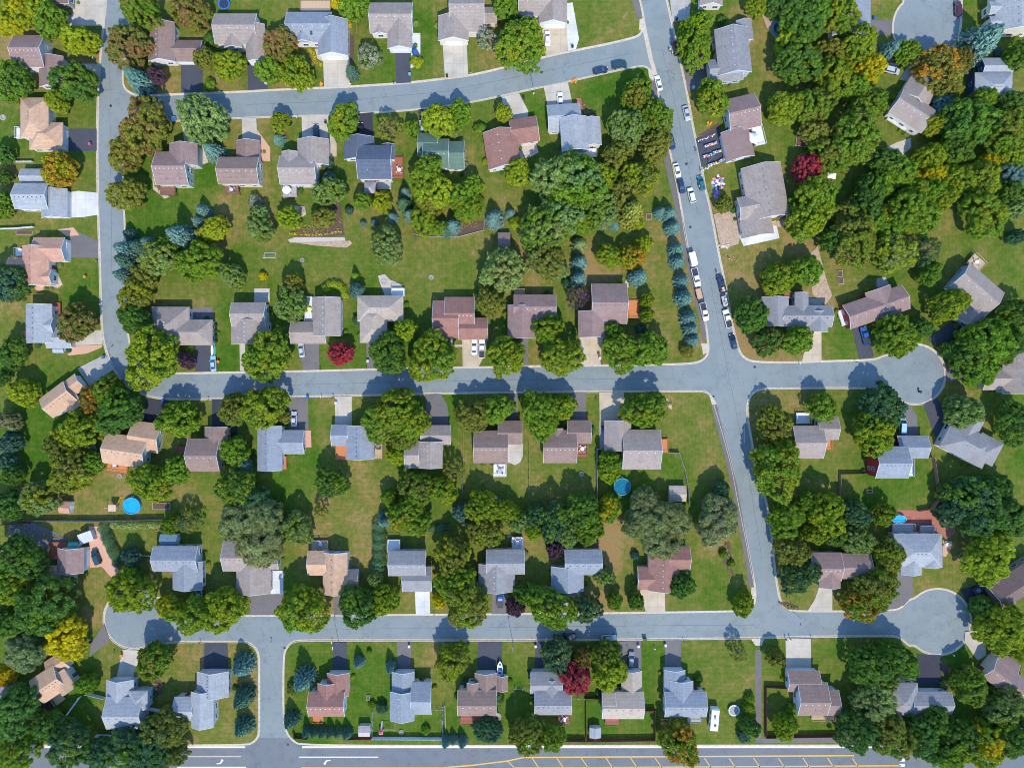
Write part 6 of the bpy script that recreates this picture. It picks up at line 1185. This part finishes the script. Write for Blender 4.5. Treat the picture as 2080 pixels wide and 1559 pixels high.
def heap_item(px, py, z, col, label, s=.3, grp='yard sale goods', kind=0):
    x, y = P(px, py, z); b = MB()
    if kind == 0: a = s*.5; b.box(-a,-a*.7,0,a,a*.7,s*.6); b.box(-a*.9,-a*.6,s*.6,a*.3,a*.55,s*.8)
    else:   # crumpled cloth
        n = 8; b.v = [(s*q*(1+.35*math.sin(i*2.1+px))*math.cos(6.2832*i/n), s*q*(1+.3*math.cos(i*1.7+py))*math.sin(6.2832*i/n), zz+.05*math.sin(i*3+px)) for q, zz in ((1.2,.02),(.8,.16),(.35,.24)) for i in range(n)]; b.f = [(p_*n+i, p_*n+(i+1) % n, (p_+1)*n+(i+1) % n, (p_+1)*n+i) for p_ in range(2) for i in range(n)] + [tuple(range(2*n, 3*n))]; b.m = [0]*len(b.f)
    thing('sale_box' if kind == 0 else 'clothing_pile', label, 'goods' if kind == 0 else 'clothes', (x, y, z), ra.uniform(0, 6.28), group=grp, me=b.mesh('goods', M['col']), color=col)
for k, ((ax, ay), (bx, by)) in enumerate(TB):
    L = math.hypot(bx-ax, by-ay)*S; table((ax+bx)/2, (ay+by)/2, L, -math.degrees(math.atan2(by-ay, bx-ax)), (.62,.60,.62) if k % 2 else (.55,.46,.5), TBN[k])
    for j in range(9):
        t = (j+.5)/9; cn, cc_ = GC[(j*3+k*7) % 10]; o = ra.uniform(-1.6, 1.6)
        heap_item(ax+(bx-ax)*t, ay+(by-ay)*t+o, 1.035, cc_, f'small {cn} item on {TBN[k]}'.replace(' yard sale table', ' sale table'), .38, f'{cn} items on {TBN[k]}')
for j in range(58):
    a, r_ = ra.uniform(0, 6.28), ra.uniform(0, 1)**.6; px, py = 1459 + 13*r_*math.cos(a), 371 + 14*r_*math.sin(a); cn, cc_ = GC[ra.choice((0,0,0,0,1,1,3,4,2,7,8,6))]
    heap_item(px, py, .14, cc_, f'{cn} clothes heaped on lawn sheet below the yard sale driveway', ra.uniform(.25, .45), f'{cn} clothes on the lawn', 1)
for j in range(16): heap_item(1449+ra.uniform(-3,12), 392+ra.uniform(-5,12), .14, GC[ra.choice((4,1,4))][1], 'purple and pink clothes at lower end of the lawn heap', ra.uniform(.25,.45), 'purple and pink clothes', 1)
for j in range(14): t = j/13; cn, cc_ = GC[ra.choice((0,0,5,8))]; heap_item(1430+t*28+ra.uniform(-1,1), 345-t*14+ra.uniform(-1.5,1.5), .14, cc_, f'small {cn} box set on grass edge below sale driveway', .4, f'{cn} boxes on grass edge')
for j in range(12): t = j/11; cn, cc_ = GC[ra.choice((0,0,1,5))]; heap_item(1418+t*34+ra.uniform(-1,1), 286-t*12+ra.uniform(-1.5,1.5), .14, cc_, f'small {cn} box on grass above sale driveway', .4, f'{cn} boxes above sale driveway')
for j in range(9): cn, cc_ = GC[ra.choice((0,8,2,9))]; heap_item(1478+ra.uniform(0,20), 519+ra.uniform(0,16), .14, cc_, f'small {cn} scrap lying on grass below bare soil patch', .4, f'{cn} scrap on grass')
b = MB()
for k in range(9): b.bar((ra.uniform(-2,0), ra.uniform(-1,1), .1+.03*k), (ra.uniform(.5,3), ra.uniform(-1,1), .12+.03*k), .07, 4)
thing('timber_pile', 'pale loose boards piled at kerb beside bare soil', 'timber', (*P(1470,501), .15), me=b.mesh('timber_pile', M['plank']), color=(.60,.58,.48))
# load of the pickup and the scrap trailer
for k, (px, py, z, c) in enumerate(((1468,585,1.15,(.7,.6,.08)),(1470,589,1.15,(.6,.6,.62)),(1467,590,1.15,(.5,.12,.3)),(1474,607,.64,(.5,.5,.52)),(1472,613,.64,(.3,.3,.3)),(1476,618,.64,(.55,.5,.45)))):
    heap_item(px, py, z, c, ['yellow crate in bed of dark blue pickup','white sack in bed of dark blue pickup','pink bag in bed of dark blue pickup','pale scrap at front of silver trailer','dark scrap in middle of silver trailer','tan scrap at rear of silver trailer'][k], .7, 'loads')
# ------------------------------------------------------------------ deck and patio furniture
def patio_set(px, py, z, col, label, umb=None):
    x, y = P(px, py, z+.7); root = thing('patio_table', label, 'patio table', (x, y, z+.13), rt.uniform(0, 3)); MB().cyl(0,0,.68,.74,.62,n=14).obj('table_top', M['col'], root, color=col); MB().bar((0,0,0),(0,0,.7),.05,6).obj('leg', M['metal'], root)
    if umb: q = MB(); q.bar((0,0,.7),(0,0,2.5),.03,5); q.cyl(0,0,2.0,2.6,1.35,.03,8); q.obj('umbrella', M['col'], root, color=umb)
    for i in range(4):
        a = 1.5708*i+.6; ch = thing('patio_chair', label.replace('patio table', 'table').replace('round', '').strip()[:0] + f'patio chair beside {label}', 'chair', (x+1.05*math.cos(a), y+1.05*math.sin(a), z+.13), a, group=f'patio chairs at {label}')
        c_ = MB(); c_.box(-.24,-.24,.40,.24,.24,.45); c_.obj('seat', M['col'], ch, color=tuple(v*.7 for v in col)); MB().box(.2,-.24,.45,.25,.24,.9).obj('backrest', M['col'], ch, color=tuple(v*.7 for v in col)); q = MB()
        for sx in (-.2,.2):
            for sy in (-.2,.2): q.bar((sx,sy,0),(sx,sy,.4),.02,4)
        q.obj('leg', M['metal'], ch)
for q in ((1183,911,.7,(.70,.72,.76),'pale table on red deck below middle street'),(470,385,1.6,(.45,.42,.42),'grey table on brown deck below top street'),(585,388,1.6,(.72,.74,.78),'white table on grey deck below top street',(.75,.78,.82)),(811,345,1.0,(.75,.75,.76),'white table on red deck of slate house'),(1016,955,.7,(.30,.30,.32),'dark table on white deck below middle street'),(233,943,.7,(.55,.52,.50),'grey table on orange deck of tan house'),(768,905,.7,(.20,.18,.18),'dark table on tan deck below middle street'),(1146,1460,.7,(.70,.74,.72),'pale table on deck left of red tree'),(1925,1105,.13,(.74,.72,.66),'white table on clay patio by pool'),(1984,532,1.4,(.72,.72,.74),'white table on tan railed deck'),(1051,1101,1.4,(.62,.50,.55),'pinkish table on rear deck above lower street'),(566,938,.7,(.6,.6,.62),'white table on orange deck of blue grey house'),(629,628,1.4,(.70,.72,.15),'yellow table on white deck behind curved hedge'),(1690,1103,.13,(.78,.78,.8),'white table under trees above mauve house'),(651,1104,.7,(.4,.5,.65),'blue table on deck of tan house above lower street'),(1720,590,.13,(.4,.35,.3),'') ):
    if q[4]: patio_set(*q)
# ------------------------------------------------------------------ people
def person(px, py, z, rz, top, legs, hair, label, skin=(.55,.34,.25)):
    x, y = P(px, py, z+1); J = [(0,0,.95),(0,0,1.15),(0,0,1.40),(0,.01,1.53),(0,.02,1.66),(.10,0,.90),(.12,.03,.50),(.12,0,.08),(.12,.14,.03),(-.10,0,.90),(-.13,-.05,.50),(-.13,-.12,.08),(-.13,.02,.03),(.19,0,1.40),(.26,.03,1.12),(.27,.12,.88),(.27,.15,.80),(-.19,0,1.40),(-.27,.02,1.12),(-.26,.13,.88),(-.26,.16,.80)]
    Rr = [.13,.125,.14,.055,.105,.085,.06,.042,.04,.085,.06,.042,.04,.065,.045,.032,.035,.065,.045,.032,.035]
    E = [(0,1),(1,2),(2,3),(3,4),(0,5),(5,6),(6,7),(7,8),(0,9),(9,10),(10,11),(11,12),(2,13),(13,14),(14,15),(15,16),(2,17),(17,18),(18,19),(19,20)]
    me = bpy.data.meshes.new('person'); me.from_pydata(J, E, []); bm = bmesh.new(); bm.from_mesh(me); sk = bm.verts.layers.skin.verify(); bm.verts.ensure_lookup_table()
    for i, r in enumerate(Rr): bm.verts[i][sk].radius = (r, r)
    bm.verts[0][sk].use_root = True; bm.to_mesh(me); bm.free(); me.materials.append(M['col'])
    o = thing('person', label, 'person', (x, y, z), R(rz), me=me, color=skin); m = o.modifiers.new('skin', 'SKIN'); o.modifiers.new('sub', 'SUBSURF').levels = 1; o.modifiers['sub'].render_levels = 1
    def torso(b, w, secs): loft(b, [[(a*math.cos(6.2832*i/10), c*math.sin(6.2832*i/10), zz) for i in range(10)] for zz, a, c in secs])
    b = MB(); torso(b, 1, ((.92,.18,.145),(1.1,.165,.14),(1.3,.20,.155),(1.42,.215,.13),(1.48,.10,.085)))
    for s in (-1, 1): b.bar((s*.17,0,1.42),(s*.245,.02,1.2),.085,7,r2=.072)
    b.obj('shirt', M['col'], o, color=top); b = MB(); torso(b, 1, ((.84,.19,.155),(.95,.185,.15)))
    for s, ky, fy in ((1,.03,0),(-1,-.05,-.12)): b.bar((s*.10,0,.92),(s*.125,ky,.5),.112,8,r2=.08); b.bar((s*.125,ky,.52),(s*.125,fy,.12),.08,8,r2=.06)
    b.obj('trousers', M['col'], o, color=legs); b = MB(); loft(b, [[(a*math.cos(6.2832*i/10), .01+a*1.05*math.sin(6.2832*i/10), zz) for i in range(10)] for zz, a in ((1.60,.112),(1.68,.118),(1.76,.085),(1.79,.03))]); b.obj('hair', M['col'], o, color=hair)
    for s in (-1, 1): MB().box(s*.128-.045,-.06-(.12 if s < 0 else 0),.0,s*.128+.045,.18-(.12 if s < 0 else 0),.09).obj('shoe', M['black'], o)
person(1361,101,.012,20,(.70,.80,.15),(.05,.08,.2),(.55,.5,.2),'person in bright yellow green top left of maroon suv'); person(1366,107,.012,80,(.75,.85,.45),(.2,.25,.15),(.3,.2,.1),'person in pale lime top walking behind maroon suv'); person(1372,111,.012,150,(.55,.12,.30),(.1,.05,.1),(.7,.6,.6),'person in pink top standing behind maroon suv')
person(1457,553,.012,200,(.70,.45,.40),(.1,.1,.12),(.5,.35,.25),'person in pale pink top walking above dark blue pickup'); person(1420,378,.012,260,(.72,.68,.72),(.08,.08,.1),(.6,.45,.35),'person in white top standing left of teal car'); person(1424,344,.14,90,(.35,.28,.45),(.03,.03,.05),(.3,.05,.04),'person in lilac top on kerb below yard sale'); person(1414,304,.012,10,(.03,.16,.15),(.03,.05,.06),(.1,.08,.06),'person in dark teal top walking at kerb by yard sale')
person(1597,1298,.012,90,(.03,.03,.04),(.03,.03,.05),(.06,.05,.04),'left one of two people in dark clothes on lower street edge'); person(1606,1297,.012,100,(.04,.03,.04),(.03,.03,.05),(.35,.3,.28),'right one of two people in dark clothes on lower street edge')
